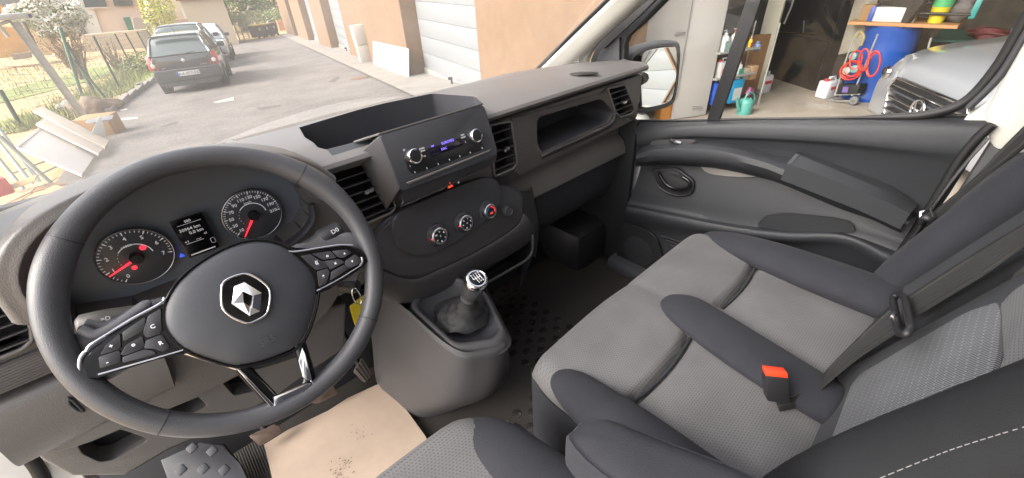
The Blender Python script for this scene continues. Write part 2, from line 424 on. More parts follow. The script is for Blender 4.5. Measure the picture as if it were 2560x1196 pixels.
# side cheeks and sill around the lower cluster opening
ring = [V3((x, .163, z)) for x, z in CL[9:]+CL[:3]]
ring2 = [V3((-.42+(p.x+.42)*1.035, .152, .74+(p.z-.74)*1.08)) for p in ring]
ring3 = [V3((-.42+(p.x+.42)*1.06, .168, .74+(p.z-.74)*1.16)) for p in ring]
gridm('cluster_surround', [[V3((p.x, .21, p.z)) for p in ring], ring, ring2, ring3], PLD, dash, ku=3, kv=3, smooth=60)
clus = slab('instrument_cluster', [V3((x, .213, z)) for x, z in CL], .01, mat('cluster panel', (.20, .22, .255), .3, grain=.1), dash, n=FN, bev=0)  # panel tone raised to paint in the cover glass reflection
DY = .2
def dial(c, r, nmaj, txt, a0, a1, needle, red, mins, tsize):
    c = V3((c[0], DY+.005, c[1]))
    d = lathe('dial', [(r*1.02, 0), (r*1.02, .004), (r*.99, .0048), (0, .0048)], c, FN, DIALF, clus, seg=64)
    tor = [c+V3((math.cos(t)*r*1.02, -.006, math.sin(t)*r*1.02)) for t in [2*math.pi*k/96 for k in range(96)]]
    tube('dial_ring', tor, .0006, SATIN, clus, seg=6, cl=True)
    z = c+V3((0, -.005, 0)); bm = bmesh.new()
    pt = lambda a, rr, y=0: z+V3((math.sin(a)*rr, y, math.cos(a)*rr))
    for i in range(nmaj*mins+1):
        a = R(a0+(a1-a0)*i/(nmaj*mins)); major = i % mins == 0
        l, wd = (.13, .0011) if major else (.07, .0005)
        p, q = pt(a, r*.97), pt(a, r*(.97-l)); sd = V3((math.cos(a), 0, -math.sin(a)))*wd
        tip = sd*(.35 if major else 1)
        f = bm.faces.new([bm.verts.new(v) for v in (p-sd, q-tip, q+tip, p+sd)])
    for i in range(40):
        a = R(-120+3*i*1.75); b = R(-120+3*(i+1)*1.75); wd = .0003 if i < 14 else .0007
        if i < 14 and i % 3: continue
        bm.faces.new([bm.verts.new(v) for v in (pt(a, r*.46), pt(a, r*.46+wd*2), pt(b, r*.46+wd*2), pt(b, r*.46))])
    from_bm('tick_marks', bm, WHITEP, clus)
    for i, s in enumerate(txt):
        if not s: continue
        a = R(a0+(a1-a0)*i/nmaj); text('dial_number', s, pt(a, r*.73), (1, 0, 0), (0, 0, 1), tsize, WHITEP, clus, bold=.00012)
    a = R(needle); sd = V3((math.cos(a), 0, -math.sin(a)))
    nb = bmesh.new(); p0, p1 = pt(a, r*.15, -.006), pt(a, r*.93, -.004)
    bm_slab(nb, [p0-sd*.0018, p1-sd*.0006, p1+sd*.0006, p0+sd*.0018], .001, V3(FN))
    from_bm('needle', nb, REDL, clus)
    lathe('needle_cap', [(r*.19, 0), (r*.19, .008), (r*.16, .010), (0, .0105)], z, FN, PLK, clus)
    for (da, dr, m, rr) in red:
        lathe('warning_lamp', [(rr, 0), (rr, .0006), (0, .0007)], pt(R(da), r*dr), FN, m, clus, seg=14)
    return z
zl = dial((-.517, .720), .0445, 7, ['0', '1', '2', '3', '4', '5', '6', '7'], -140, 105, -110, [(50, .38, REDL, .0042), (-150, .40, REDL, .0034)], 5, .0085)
text('dial_text', 'x1000', zl+V3((-.003, 0, .021)), (1, 0, 0), (0, 0, 1), .0055, WHITEP, clus)
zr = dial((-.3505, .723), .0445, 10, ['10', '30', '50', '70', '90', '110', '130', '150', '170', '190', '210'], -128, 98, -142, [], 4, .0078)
text('dial_text', 'km/h', zr+V3((0, 0, .024)), (1, 0, 0), (0, 0, 1), .006, WHITEP, clus)
scr = [V3((x, .1955, z)) for x, z in ((-.4595, .757), (-.4155, .757), (-.4155, .689), (-.4595, .689))]
sc_ = slab('display', scr, .003, mat('display glass', (.006, .006, .008), .15, coat=.5), clus, n=FN)
tx = lambda s, x, z, h, m=WHITEP, al='CENTER': text('display_text', s, (x, .1955, z), (1, 0, 0), (0, 0, 1), h, m, clus, al, bold=.0001)
tx('000', -.438, .751, .0058); tx('30964 km', -.440, .738, .0072); tx('0.0 km', -.434, .7305, .0072); tx('+1', -.452, .7175, .006); tx('--.-', -.436, .7175, .006); tx('c1', -.424, .7225, .005)
for (x0, x1, z, t) in ((-.454, -.421, .7465, .0005), (-.454, -.430, .7135, .0007), (-.456, -.421, .6925, .0022)):
    slab('display_bar', [V3((x0, .1953, z)), V3((x1, .1953, z)), V3((x1, .1953, z+t)), V3((x0, .1953, z+t))], .0004, WHITEP, clus, n=FN, bev=0)
tube('display_icon', roundp([V3((-.4225, .195, .7105)), V3((-.4165, .195, .7105)), V3((-.4165, .195, .7015)), V3((-.4225, .195, .7015))], .002), .0003, WHITEP, clus, seg=5, cl=True)
slab('warning_lamp', [V3((-.471, .1955, .6965)), V3((-.4635, .1955, .6965)), V3((-.467, .1955, .7025))], .0008, BLUEL, clus, n=FN, bev=0)
# ---------- vents
def vent(key, rows, slope_pts, tab, y=.158):
    p = vents[key]; n = len(p)
    x0, x1 = min(v.x for v in p), max(v.x for v in p); z0, z1 = min(v.z for v in p), max(v.z for v in p)
    pr = roundp(p, .006); cen = sum(p, V3())/n
    out = [cen+(q-cen)*1.05+V3((0, -.003, 0)) for q in pr]; inn = [V3((q.x, .163, q.z)) for q in pr]; deep = [V3((q.x, .20, q.z)) for q in pr]
    rim = [cen+(q-cen)*1.10+V3((0, .004, 0)) for q in pr]
    vsx = rim+out+inn+deep; m = len(pr); f = []
    for k in range(3):
        for i in range(m): f.append((k*m+i, k*m+(i+1) % m, (k+1)*m+(i+1) % m, (k+1)*m+i))
    o = mk('air_vent', vsx, f, PLA, dash, 40)
    tube('vent_rim', out, .0032, PLT, o, seg=8, cl=True)
    mk('vent_back', deep, [tuple(range(m))], PLK, o)
    sx0, sx1 = slope_pts
    for i in range(rows):
        z = z1-(i+.75)*(z1-z0)/(rows+.4)
        # clip the slat to the outline at this height
        hits = []
        for a, b in zip(p, p[1:]+p[:1]):
            if (a.z-z)*(b.z-z) < 0: hits.append(a.x+(b.x-a.x)*(z-a.z)/(b.z-a.z))
        if len(hits) < 2: continue
        a, b = min(hits)+.001, max(hits)-.001
        bm = bmesh.new()
        q = [V3((a, .160, z)), V3((b, .160, z)), V3((b, .182, z-.006)), V3((a, .182, z-.006))]
        bm_slab(bm, q, .0022, V3((0, .27, .96)))
        from_bm('slat', bm, PLA, o, 30)
        if i == tab:
            c = (a+b)/2
            box('vent_tab', (c, .156, z), (.020, .012, .008), SATIN if key in 'mcr' else PLA, o, bev=.0015)
            box('vent_tab', (c-.006, .1535, z+.0005), (.007, .012, .009), CHROME, o, bev=.0015)
    return o
vent('l', 5, (0, 0), 9); vent('m', 6, (0, 0), 2); vent('c', 5, (0, 0), 2); vent('r', 5, (0, 0), 2)
# defroster / speaker slot on top right of the pad
slab('defroster_grille', closed(onZ('1424,184 1445,180.5 1480,179.5 1497,181.5 1484,185 1446,187', .8015), 4), .002, PLK, dash)
# ---------- radio block
RN = V3((0, -.96, .28)).normalized()
def onR(s, y=.122, z=.77):       # plane of the radio face, leaning back slightly
    d = RN.dot(V3((0, y, z))); return [onpl(a, b, RN, d) for a, b in T(s)]
rf = roundp(onR('950,339 1208,263 1215,280 1243,375 1240,392 1007,478 1000,470'), .004)
radio = slab('radio', rf, .05, PLD, dash, bev=.002)
slab('radio_side', [onR('950,339')[0]+V3((0, .001, 0)), onR('1000,474')[0]+V3((0, .001, 0)), V3((-.128, .168, .65)), V3((-.160, .168, .78))], .006, PLA, dash)
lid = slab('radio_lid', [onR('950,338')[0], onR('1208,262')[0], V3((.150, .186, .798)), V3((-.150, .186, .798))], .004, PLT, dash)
slab('button_panel', roundp(onR('1010,393 1190,333 1200,352 1213,372 1035,437 1022,430'), .004), .002, mat('radio fascia', (.016, .016, .018), .3, grain=.1), radio, lift=.0008)
slab('radio_shelf', onR('1012,457 1225,374 1222,380 1020,462'), .002, PLT, radio, lift=.004)
slab('radio_display', onR('1070,372 1150,346 1158,362 1078,394'), .001, mat('radio lcd', (.008, .007, .02), .15, coat=.6), radio, lift=.0018)
rx = (onR('1200,300')[0]-onR('960,371')[0]).normalized(); rx = V3((1, 0, 0)); ry = RN.cross(rx)
def knob(px, py, rad, h, parent, nrm, plane, capm=PLK, markers=None, ring=CHROME):
    c = plane(f'{px},{py}')[0] if callable(plane) else plane
    k = lathe('knob', [(rad*1.12, -.002), (rad*1.08, h*.4), (rad*1.0, h), (rad*.9, h+.0015), (rad*.84, h+.001)], c, nrm, ring, parent, seg=40)
    lathe('knob_face', [(rad*.86, h*.6), (rad*.86, h+.0008), (rad*.5, h+.0015), (0, h+.0018)], c, nrm, capm, k, seg=32)
    return c+V3(nrm).normalized()*(h+.002), k
knob(1033, 391, .0150, .010, radio, RN, onR); knob(1186, 340, .0146, .010, radio, RN, onR)
def rt(s, px, py, h, m=WHITEP): text('print', s, onR(f'{px},{py}')[0]+RN*.0018, rx, ry, h, m, radio, bold=.00005)
rt('EUROPE2', 1118, 355, .0075, PURP); rt('DAC', 1109, 372, .0065, PURP); rt('FM', 1080, 366, .005, PURP)
rt('RADIO', 1053, 372, .004); rt('MEDIA', 1055, 378, .004); rt('TEL', 1060, 391, .004); rt('TEXT', 1155, 338, .004); rt('SETUP', 1157, 344, .004); rt('<', 1162, 356, .006)
rt('O', 1009, 376, .006); rt('1', 1024, 416, .0045); rt('2', 1036, 431, .0045); rt('2', 1066, 421, .005); rt('3', 1094, 411, .005); rt('4', 1122, 400, .005); rt('5', 1148, 391, .005); rt('6', 1174, 382, .005); rt('E', 1204, 371, .006)
# switch bar below the radio
sbp = roundp(onY('1001,474 1243,380 1243,398 1228,414 1024,508 1008,504', .122), .004)
sbar = slab('switch_bar', sbp, .05, PLD, dash, n=FN, bev=.004, seg=3)
tube('switch_bar_lip', spl(onY('1010,503 1024,508 1228,413', .119), 3), .002, PLA, sbar, seg=6)
for px, py, s, m in ((1063, 489, '<', WHITEP), (1083, 481, '/-', WHITEP), (1104, 472, 'ECO', WHITEP), (1126, 464, '', ORNG), (1146, 456, '#', WHITEP)):
    c = onpl(px, py, (0, 1, 0), .1215)
    if s: text('switch_symbol', s, c, (1, 0, 0), (0, 0, 1), .0062, m, sbar, bold=.0003)
    else: slab('hazard_button', [c+V3((-.0075, 0, -.005)), c+V3((.0075, 0, -.005)), c+V3((0, 0, .008))], .002, ORNG, sbar, n=FN, lift=.001)
# ---------- heater console (centre stack)
HN = V3((0, -.97, .22)).normalized()
def onH(s, y=.132): return [onpl(a, b, HN, HN.dot(V3((0, y, .56)))) for a, b in T(s)]
ctop = onY('905,585 1000,512 1240,440 1290,440', .165)
stack = closed(onH('940,600 930,660 1030,694 1100,670 1200,622 1288,565 1305,535 1296,478 1180,470 1010,530'), 3)
heat = slab('centre_stack', stack, .06, mat('stack plastic', (.052, .051, .054), .46, gs=650, grain=.4, bevel=.003), dash, bev=.004, seg=3)
slab('stack_edge', closed(onH('935,600 922,664 1028,702 1104,677 1204,628 1293,571 1312,537 1300,474 1180,466 1006,524'), 3), .04, PLD, dash, lift=-.004, bev=.003)
ov = closed(onH('978,560 1000,528 1060,500 1200,446 1240,455 1252,490 1240,520 1200,560 1110,618 1060,636 1000,625'), 4)
oval = slab('heater_panel', ov, .02, PLD, heat, bev=.005, seg=3, lift=.006)
HX = V3((1, 0, 0)); HYv = HN.cross(HX)
def onHk(s): return onH(s, .124)
for (px, py, r0, mk_) in ((1092, 588, .0196, 0), (1158, 556, .0188, 1), (1218, 527, .0182, 2)):
    lathe('knob_base', [(r0*1.35, -.006), (r0*1.3, .002), (r0*1.15, .004)], onHk(f'{px},{py}')[0], HN, PLD, oval, seg=36)
    top, kb = knob(px, py, r0, .014, oval, HN, onHk, ring=SATIN)
    if mk_ < 2:
        for j in range(6):
            a = R(-60+60*j+(0 if mk_ == 0 else 20)); text('symbol', ['W', 'o', '%', 'v', '&', 'x'][j] if mk_ == 0 else ['0', '1', '2', '3', '4', '*'][j], top+(HX*math.sin(a)+HYv*math.cos(a))*r0*.58, HX, HYv, .0058, WHITEP, kb, bold=.0001)
        text('symbol', '%', top, HX, HYv, .005, WHITEP, kb)
        box('pointer', onHk(f'{px},{py}')[0]+HN*.0125-HX*r0*.95, (.006, .004, .0016), REDL, kb, bev=.0003)
    else:
        for (a0, a1, m) in ((-120, -10, BLUEL2 := mat('blue scale', (.03, .2, .6), .4)), (5, 110, REDL)):
            pts = [top+(HX*math.sin(R(a0+(a1-a0)*k/10))+HYv*math.cos(R(a0+(a1-a0)*k/10)))*r0*.62 for k in range(11)]
            tube('scale_arc', pts, .0007, m, kb, seg=5)
        text('symbol', 'A/C', top-HYv*.004, HX, HYv, .0055, ORNG, kb, bold=.0003)
so_c = onHk('1270,528')[0]
sck = lathe('socket_cap', [(.0135, -.008), (.0135, .004), (.012, .006), (.0105, .006), (.010, .0045), (0, .0045)], so_c, HN, PLD, heat, seg=32)
# support skirt beneath the stack (lit bulge), storage hollow and shifter tower
sk_top = onH('922,664 1028,702 1104,677 1204,628 1293,571 1312,537')
r2 = onY('925,700 1020,728 1110,706 1210,655 1305,598 1330,560', .118)
r3 = onY('930,740 1010,762 1100,742 1190,690 1310,615 1332,590', .145)
r4 = [p+V3((0, .10, -.02)) for p in r3]
gridm('stack_skirt', [[p+V3((0, .012, 0)) for p in sk_top], sk_top, r2, r3, r4], PLA, dash, ku=5, kv=4, smooth=60)
# right cheek joining stack with the lower dash
gridm('stack_cheek', [onY('1296,478 1312,537 1332,590 1330,640', .155), onY('1330,470 1340,520 1345,560 1336,640', .20), [V3((.36, .30, .56)), V3((.36, .30, .49)), V3((.33, .30, .42)), V3((.31, .30, .34))]], PLA, dash, ku=4, kv=4, smooth=60)
tube('shelf_edge', spl(onY('1332,588 1331,625 1318,648 1280,672 1232,700 1200,716', .12), 5), .0042, PLA, dash, seg=10)
bm = bmesh.new(); bm_slab(bm, [V3((-.16, .30, .52)), V3((.31, .30, .50)), V3((.31, .30, .22)), V3((-.16, .30, .22))], .01, V3(FN)); from_bm('hollow_back', bm, PLK, dash)
gridm('hollow_side', [onY('1331,600 1331,640 1300,720', .13), [V3((.30, .20, .46)), V3((.295, .20, .38)), V3((.27, .20, .27))], [V3((.31, .30, .50)), V3((.31, .30, .40)), V3((.30, .30, .22))]], PLD, dash, ku=4, kv=4)
# shifter tower: lofted horizontal rings from floor to top
def ringz(s, z): return onZ(s, z)
tow = [
 [V3((-.165, .30, .455)), V3((-.02, .30, .462)), V3((.10, .24, .455)), V3((.055, .125, .43)), V3((.012, .035, .418)), V3((-.036, -.072, .40)), V3((-.060, -.088, .397)), V3((-.100, -.076, .40)), V3((-.142, -.04, .408)), V3((-.158, .10, .43))],
 [V3((-.172, .30, .40)), V3((-.02, .30, .40)), V3((.115, .25, .40)), V3((.062, .12, .39)), V3((.020, .03, .385)), V3((-.034, -.080, .375)), V3((-.064, -.097, .372)), V3((-.106, -.084, .375)), V3((-.150, -.045, .385)), V3((-.168, .10, .40))],
 [V3((-.19, .32, .25)), V3((-.02, .32, .25)), V3((.16, .30, .25)), V3((.105, .15, .25)), V3((.055, .04, .25)), V3((-.015, -.055, .25)), V3((-.075, -.082, .25)), V3((-.128, -.062, .25)), V3((-.175, -.01, .25)), V3((-.195, .12, .25))],
 [V3((-.20, .36, .06)), V3((0, .36, .06)), V3((.22, .34, .06)), V3((.165, .22, .06)), V3((.105, .12, .06)), V3((.025, .07, .06)), V3((-.06, .055, .06)), V3((-.13, .08, .06)), V3((-.185, .13, .06)), V3((-.205, .22, .06))],
 [V3((-.20, .37, .0)), V3((0, .37, .0)), V3((.24, .36, .0)), V3((.185, .25, .0)), V3((.12, .16, .0)), V3((.03, .115, .0)), V3((-.06, .10, .0)), V3((-.13, .12, .0)), V3((-.185, .16, .0)), V3((-.205, .23, .0))]]
tw = gridm('shifter_console', tow, PLA, dash, ku=4, kv=5, smooth=60, closeu=True)
def zt(x, y): return .415+.14*(y-.03)
rec = roundp([V3((x, y, zt(x, y))) for x, y in ((-.138, .107), (-.09, .145), (-.025, .150), (.004, .045), (-.036, -.062), (-.062, -.070), (-.130, -.030))], .02)
cc = sum(rec, V3())/len(rec)
lidn = newell(rec); lidn = lidn if lidn.z > 0 else -lidn
outer = [cc+(p-cc)*1.30+V3((0, 0, -.018)) for p in rec]; mid = [cc+(p-cc)*1.14+V3((0, 0, .002)) for p in rec]; ed = [cc+(p-cc)*1.03+V3((0, 0, .003)) for p in rec]
l1 = [cc+(p-cc)*.99+V3((0, 0, -.001)) for p in rec]; l2 = [cc+(p-cc)*.86+V3((0, 0, -.014)) for p in rec]; l3 = [cc+(p-cc)*.3+V3((0, 0, -.03)) for p in rec]
gridm('shifter_surround', [outer, mid, ed, l1], PLA, dash, ku=1, kv=3, smooth=50, closeu=True)
gridm('shifter_dish', [l1, l2, l3, [cc+(p-cc)*.02+V3((0, 0, -.03)) for p in rec]], PLD, dash, ku=1, kv=3, smooth=50, closeu=True)
# boot, lever, knob
gl = root('gear_lever', cc-V3((0, 0, .03)), 'gear lever with chrome topped knob showing the shift pattern and crumpled black gaiter', 'gear lever')
kt = onpl(1192, 697, (0, 0, 1), .545)
base = cc+V3((.0, -.004, -.012)); axis = (kt-base).normalized()
rows = []
for k in range(9):
    t = k/8; c = base+(kt-base)*t*.52; rr = .046*(1-t)**1.25+.013
    rows.append([c+V3((math.cos(a)*rr*(1+.16*abs(math.sin(2.5*a+k*1.1))-.10+.05*math.sin(9*a-k*2)), math.sin(a)*rr*(1.1+.16*abs(math.sin(2*a+k*.9+1))-.08), .004*math.sin(7*a+k*2)*(1-t))) for a in [2*math.pi*j/40 for j in range(40)]])
gridm('gaiter', rows, mat('gaiter leatherette', (.030, .030, .032), .62, grain=.5, gs=500, var=.25, vs=40), gl, ku=1, kv=3, smooth=70, closeu=True)
lathe('collar', [(.017, 0), (.018, .006), (.016, .022), (.013, .026)], base+(kt-base)*.50, axis, mat('grey collar', (.13, .13, .14), .4), gl)
lathe('knob_grip', [(.014, 0), (.019, .01), (.0225, .03), (.0235, .045), (.023, .06), (.0215, .066)], kt-axis*.074, axis, LEATH, gl, seg=40)
lathe('knob_ring', [(.0236, -.003), (.0248, 0), (.0245, .009), (.022, .0135), (.0195, .0145), (.0185, .0135)], kt-axis*.012, axis, CHROME, gl, seg=48)
cp = lathe('knob_cap', [(.0188, 0), (.0188, .001), (.010, .0028), (0, .0033)], kt, axis, GLOSS, gl, seg=40)
ax, ay, az = axes(axis, (0, 1, 0)); ax = V3((1, 0, 0)); ay = az.cross(ax).normalized(); ax = ay.cross(az)
kp = kt+axis*.0036
bm = bmesh.new()
def bar(u0, v0, u1, v1, w=.0007):
    a, b = kp+ax*u0+ay*v0, kp+ax*u1+ay*v1; d = (b-a).normalized(); sd = d.cross(az)*w
    bm_slab(bm, [a-sd, b-sd, b+sd, a+sd], .0008, az)
for u in (-.0085, -.003, .0025, .008): bar(u, 0 if u < -.008 else -.006, u, .006)
bar(-.0085, 0, .008, 0)
from_bm('shift_pattern', bm, WHITEP, cp)
for s, u, v in (('R', -.0085, .009), ('1', -.003, .009), ('3', .0025, .009), ('5', .008, .009), ('2', -.003, -.0095), ('4', .0025, -.0095), ('6', .008, -.0095)):
    text('shift_number', s, kp+ax*u+ay*v, ax, ay, .0058, WHITEP, cp, bold=.0001)

# ---------- lower dash left of the steering column
low = [V3((-.760, .200, .605)), V3((-.25, .200, .605)), V3((-.25, .20, .50)), V3((-.30, .20, .455)), V3((-.42, .20, .42)), V3((-.56, .20, .42)), V3((-.70, .20, .445)), V3((-.735, .20, .455)), V3((-.760, .20, .49))]
lo = slab('knee_panel', low, .05, PLT, dash, bev=.004, seg=3, lift=.004)  # lower left panels: doorway light painted by the paler plastic
c1 = roundp(onY('345,968 500,968 520,1022 430,1005', .196), .006)
gridm('fuse_cover', [[V3((x, .192, .60)) for x in (-.755, -.70, -.62, -.55)], [V3((x, .166, .59)) for x in (-.755, -.70, -.62, -.55)], [V3((x, .160, .53)) for x in (-.758, -.70, -.625, -.56)], [V3((x, .176, .482)) for x in (-.765, -.70, -.63, -.57)], [V3((x, .20, .475)) for x in (-.76, -.70, -.63, -.57)]], PLT, dash, ku=4, kv=5, smooth=50)
tube('cover_handle', roundp(onY('170,995 180,1000 205,1025 210,1030 195,1028 172,1010', .158), .004), .002, PLD, dash, cl=True, seg=8)
lp = onY('40,1060 71,1117 108,1155 181,1192 313,1190 334,1170 417,1121 560,1060 700,985 783,918 862,872 866,760 700,800 500,930 200,1040', .216)
lpo = slab('lower_pocket_panel', lp, .06, PLT, dash, n=FN, bev=.005, seg=3)
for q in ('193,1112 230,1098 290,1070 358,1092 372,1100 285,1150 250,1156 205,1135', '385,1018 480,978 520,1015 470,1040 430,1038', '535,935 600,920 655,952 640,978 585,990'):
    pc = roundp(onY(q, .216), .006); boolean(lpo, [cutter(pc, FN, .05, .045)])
    slab('pocket_shade', [p+V3((0, .040, 0)) for p in pc], .003, PLK, lpo, n=FN, bev=0)  # black plate paints the shade inside the pocket
lpo.data.set_sharp_from_angle(angle=R(30))
# mirror/headlamp level switch
ms = slab('level_switch', roundp(onY('285,935 355,925 368,940 358,965 310,980', .192), .006), .01, PLD, dash)
text('switch_symbol', '4>', onpl(308, 962, (0, 1, 0), .190), (1, 0, 0), (0, 0, 1), .010, WHITEP, dash)
box('bonnet_socket', (-.60, .17, .655), (.02, .02, .03), BEIGE, dash, bev=.006)
# glovebox / underside at the passenger side
gridm('glovebox_lid', [[V3((x, .212, .478)) for x in (.345, .50, .65, .80)], [V3((x, .222, .46)) for x in (.345, .50, .65, .80)], [V3((x, .235, .38)) for x in (.345, .50, .65, .80)], [V3((x, .27, .30)) for x in (.335, .50, .65, .80)], [V3((x, .34, .26)) for x in (.33, .50, .65, .80)]], PLD, dash, ku=3, kv=4)
# ---------- steering column shroud and stalks
tl = R(30.57); WN = V3((0, -math.cos(tl), math.sin(tl))); WV = V3((0, math.sin(tl), math.cos(tl))); WU = V3((1, 0, 0))
def onW(s, w=0.): return [onpl(a, b, WN, WN.dot(WHEEL)+w) for a, b in T(s)]
col = root('steering_column', WHEEL-WN*.12, 'black steering column shroud with control stalks behind the wheel', 'steering column')
rows = []
for w, sx, sy in ((-.035, .035, .035), (-.045, .055, .048), (-.12, .062, .055), (-.20, .075, .06)):
    rows.append([WHEEL+WN*w+WU*math.cos(a)*sx+WV*(math.sin(a)*sy-.01) for a in [2*math.pi*k/16 for k in range(16)]])
gridm('shroud', rows, PLD, col, ku=2, kv=3, smooth=60, closeu=True)
a, b = onW('190,815', -.050)[0], onW('420,770', -.055)[0]
st = tube('indicator_stalk', [a, a+(b-a)*.05, a+(b-a)*.3, a+(b-a)*.6, b, WHEEL-WN*.06], [.007, .0125, .0135, .012, .010, .009], mat('stalk plastic', (.10, .097, .094), .45, grain=.2), col, seg=20)
text('stalk_symbol', '=D', a+(b-a)*.34+V3((0, -.012, .009)), (b-a), WV, .007, WHITEP, col, lift=.002); text('stalk_symbol', 'dD', a+(b-a)*.37+V3((0, -.015, -.001)), (b-a), WV, .007, WHITEP, col, lift=.002)
a, b = onW('855,572', -.050)[0], onW('740,635', -.055)[0]
tube('wiper_stalk', [a, a+(b-a)*.06, a+(b-a)*.45, a+(b-a)*.55, b, WHEEL-WN*.06], [.011, .0155, .0165, .012, .011, .009], PLD, col, seg=20)
text('stalk_symbol', 'D0', a+(b-a)*.2+V3((0, -.013, .010)), (a-b), WV, .010, WHITEP, col, lift=.003)
for q, t_ in (('W', .50), ('o', .62), ('D', .74)): text('stalk_symbol', q, a+(b-a)*t_+V3((0, -.010, .007)), (a-b), WV, .010, mat('cream print', (.6, .6, .4), .5) if q != 'o' else WHITEP, col, lift=.003)
ky = onpl(880, 715, WN, WN.dot(WHEEL)-.075)
key = root('ignition_key', ky, 'ignition key in its lock with a yellow tag hanging on a steel ring', 'key')
lathe('key_head', [(.012, -.02), (.013, .004), (.009, .012), (0, .013)], ky, V3((.5, -.8, .1)), PLK, key)
rc = onpl(885, 735, WN, WN.dot(WHEEL)-.070)
tube('key_ring', [rc+V3((math.cos(t)*.006, -.01+math.sin(t)*.003, math.sin(t)*.016)) for t in [2*math.pi*k/24 for k in range(24)]], .001, CHROME, key, cl=True, seg=6)
tg = [onpl(*q, WN, WN.dot(WHEEL)-.078) for q in T('890,752 908,739 915,735 925,760 905,818 888,816 876,775 874,765 888,756')]
slab('yellow_tag', roundp(tg, .004), .0015, mat('yellow tag', (.62, .47, .02), .45), key)
# ---------- steering wheel
sw = root('steering_wheel', WHEEL, 'black leather steering wheel with spoke buttons, chrome accents and a diamond badge on the hub', 'steering wheel')
RM = .1775
pts = [WHEEL+WU*math.cos(t)*RM+WV*math.sin(t)*RM*(1.0 if math.sin(t) > -.6 else 1-.02*(-math.sin(t)-.6)) for t in [2*math.pi*k/128 for k in range(128)]]
rad = []
for k in range(128):
    t = 360*k/128; g = sum(math.exp(-((t-c+540) % 360-180)**2/(2*13**2)) for c in (33, 147)); rad.append(.0142+.0030*g)
tube('rim', pts, rad, LEATH, sw, seg=28, cl=True, flat=(1.0, 1.0), smooth=180)
for s in ('125,591', '763,419', '395,1085', '935,800'):
    p = onW(s)[0]-WHEEL; t = math.atan2(p.dot(WV), p.dot(WU)); c = WHEEL+(WU*math.cos(t)+WV*math.sin(t))*RM
    e1 = (WU*math.cos(t)+WV*math.sin(t)); rr = rad[int(round(math.degrees(t)/360*128)) % 128]
    tube('rim_seam', [c+e1*math.cos(q)*rr*1.004+WN*math.sin(q)*rr*1.004 for q in [2*math.pi*k/32 for k in range(32)]], .0006, PLK, sw, seg=5, cl=True)
def dome(name, s, mt, parent, w0, h, levels=6, k=3, pw=.5, base=.014):
    p = closed([onpl(a, b, WN, WN.dot(WHEEL)+w0) for a, b in T(s)], k); c = sum(p, V3())/len(p)
    rows = [[q-WN*base for q in p]]
    for i in range(levels+1):
        f = 1-i/levels*.97 if i else 1; f = 1-(i/levels)**1.6*.97
        rows.append([c+(q-c)*f+WN*h*(1-f**2.2)**pw for q in p])
    return gridm(name, rows, mt, parent, ku=1, kv=2, smooth=50, closeu=True)
# leather spoke roots
def spoke(name, s, w, th, mt, parent=sw, bev=.004): return slab(name, closed(onW(s, w), 3), th, mt, parent, n=WN, bev=bev, seg=3)
SPK = mat('lit spoke grey', (.13, .13, .14), .38, grain=.2)  # paler than the rim: light on upward faces painted into the grey
spoke('spoke', '190,820 230,815 300,790 405,742 440,800 430,850 300,935 245,960 205,960 185,890', -.004, .02, SPK, bev=.008)
spoke('spoke', '725,618 800,606 835,595 868,580 905,590 925,640 905,690 880,690 800,735 770,700', -.004, .02, SPK, bev=.008)
spoke('spoke_panel', '405,762 330,808 235,868 208,905 204,938 215,948 245,945 460,880 560,865 560,780 480,740', .012, .016, GLOSS, bev=.003)
spoke('spoke_panel', '700,622 740,625 855,615 895,620 918,645 912,664 860,700 800,735 740,740 690,700', .012, .016, GLOSS, bev=.003)
# hub
hub = dome('airbag_cover', '418,760 440,720 470,688 520,650 580,620 642,606 700,615 745,645 778,680 790,720 785,770 765,830 740,865 700,885 640,905 590,910 530,895 460,868 420,825 412,790', HUBM, sw, .012, .016, levels=9, k=3, pw=.55)
tube('hub_seam', closed(onW('412,760 436,715 468,680 518,644 580,613 642,600 702,609 750,640 784,677 797,720 791,772 770,835 745,870 702,892 640,912 588,917 527,902 455,873 413,830 405,790', .010), 3), .0022, GLOSS, sw, seg=8, cl=True)
# lower spoke frame with chrome
def strip(name, s, wd, mt, w=.008): return tube(name, spl(onW(s, w), 4), wd, mt, sw, seg=10, flat=(1, .6), up=WN)
fr_o = onW('606,920 650,968 694,1008 730,996 772,955 762,905 748,860', .002)
tube('spoke_frame', spl(fr_o, 3), .0085, GLOSS, sw, seg=12, flat=(1, .7), up=WN)
tube('spoke_frame', spl(onW('600,915 660,905 740,880', .0), 3), .008, PLK, sw, seg=12, flat=(1, .6), up=WN)
CHR2 = mat('bright chrome', (.82, .84, .92), .10, metal=1)
slab('chrome_strip', onW('684,993 730,973 758,960 780,958 750,985 686,1017', .0125), .004, CHR2, sw, n=WN, bev=.001)
slab('chrome_strip', onW('756,868 765,890 782,957 775,953 757,944 746,902', .0125), .004, CHR2, sw, n=WN, bev=.001)
slab('chrome_strip', onW('590,922 601,925 690,1018 683,1025', .010), .003, CHR2, sw, n=WN, bev=.0005)
strip('chrome_strip', '455,880 520,900 560,912 592,922', .0022, CHR2, .004)
strip('chrome_strip', '215,880 235,856 330,798 400,760 412,745', .0017, CHR2, .0135); strip('chrome_strip', '245,937 330,912 458,876', .0010, CHR2, .0135)
strip('chrome_strip', '198,938 200,900 212,880', .0022, SATIN, .0115)
strip('chrome_strip', '690,620 730,630 800,620 850,613 882,614', .0014, CHR2, .0135); strip('chrome_strip', '792,728 850,697 905,662', .0010, CHR2, .0135); strip('chrome_strip', '904,643 906,655 900,664', .0018, CHR2, .0135)
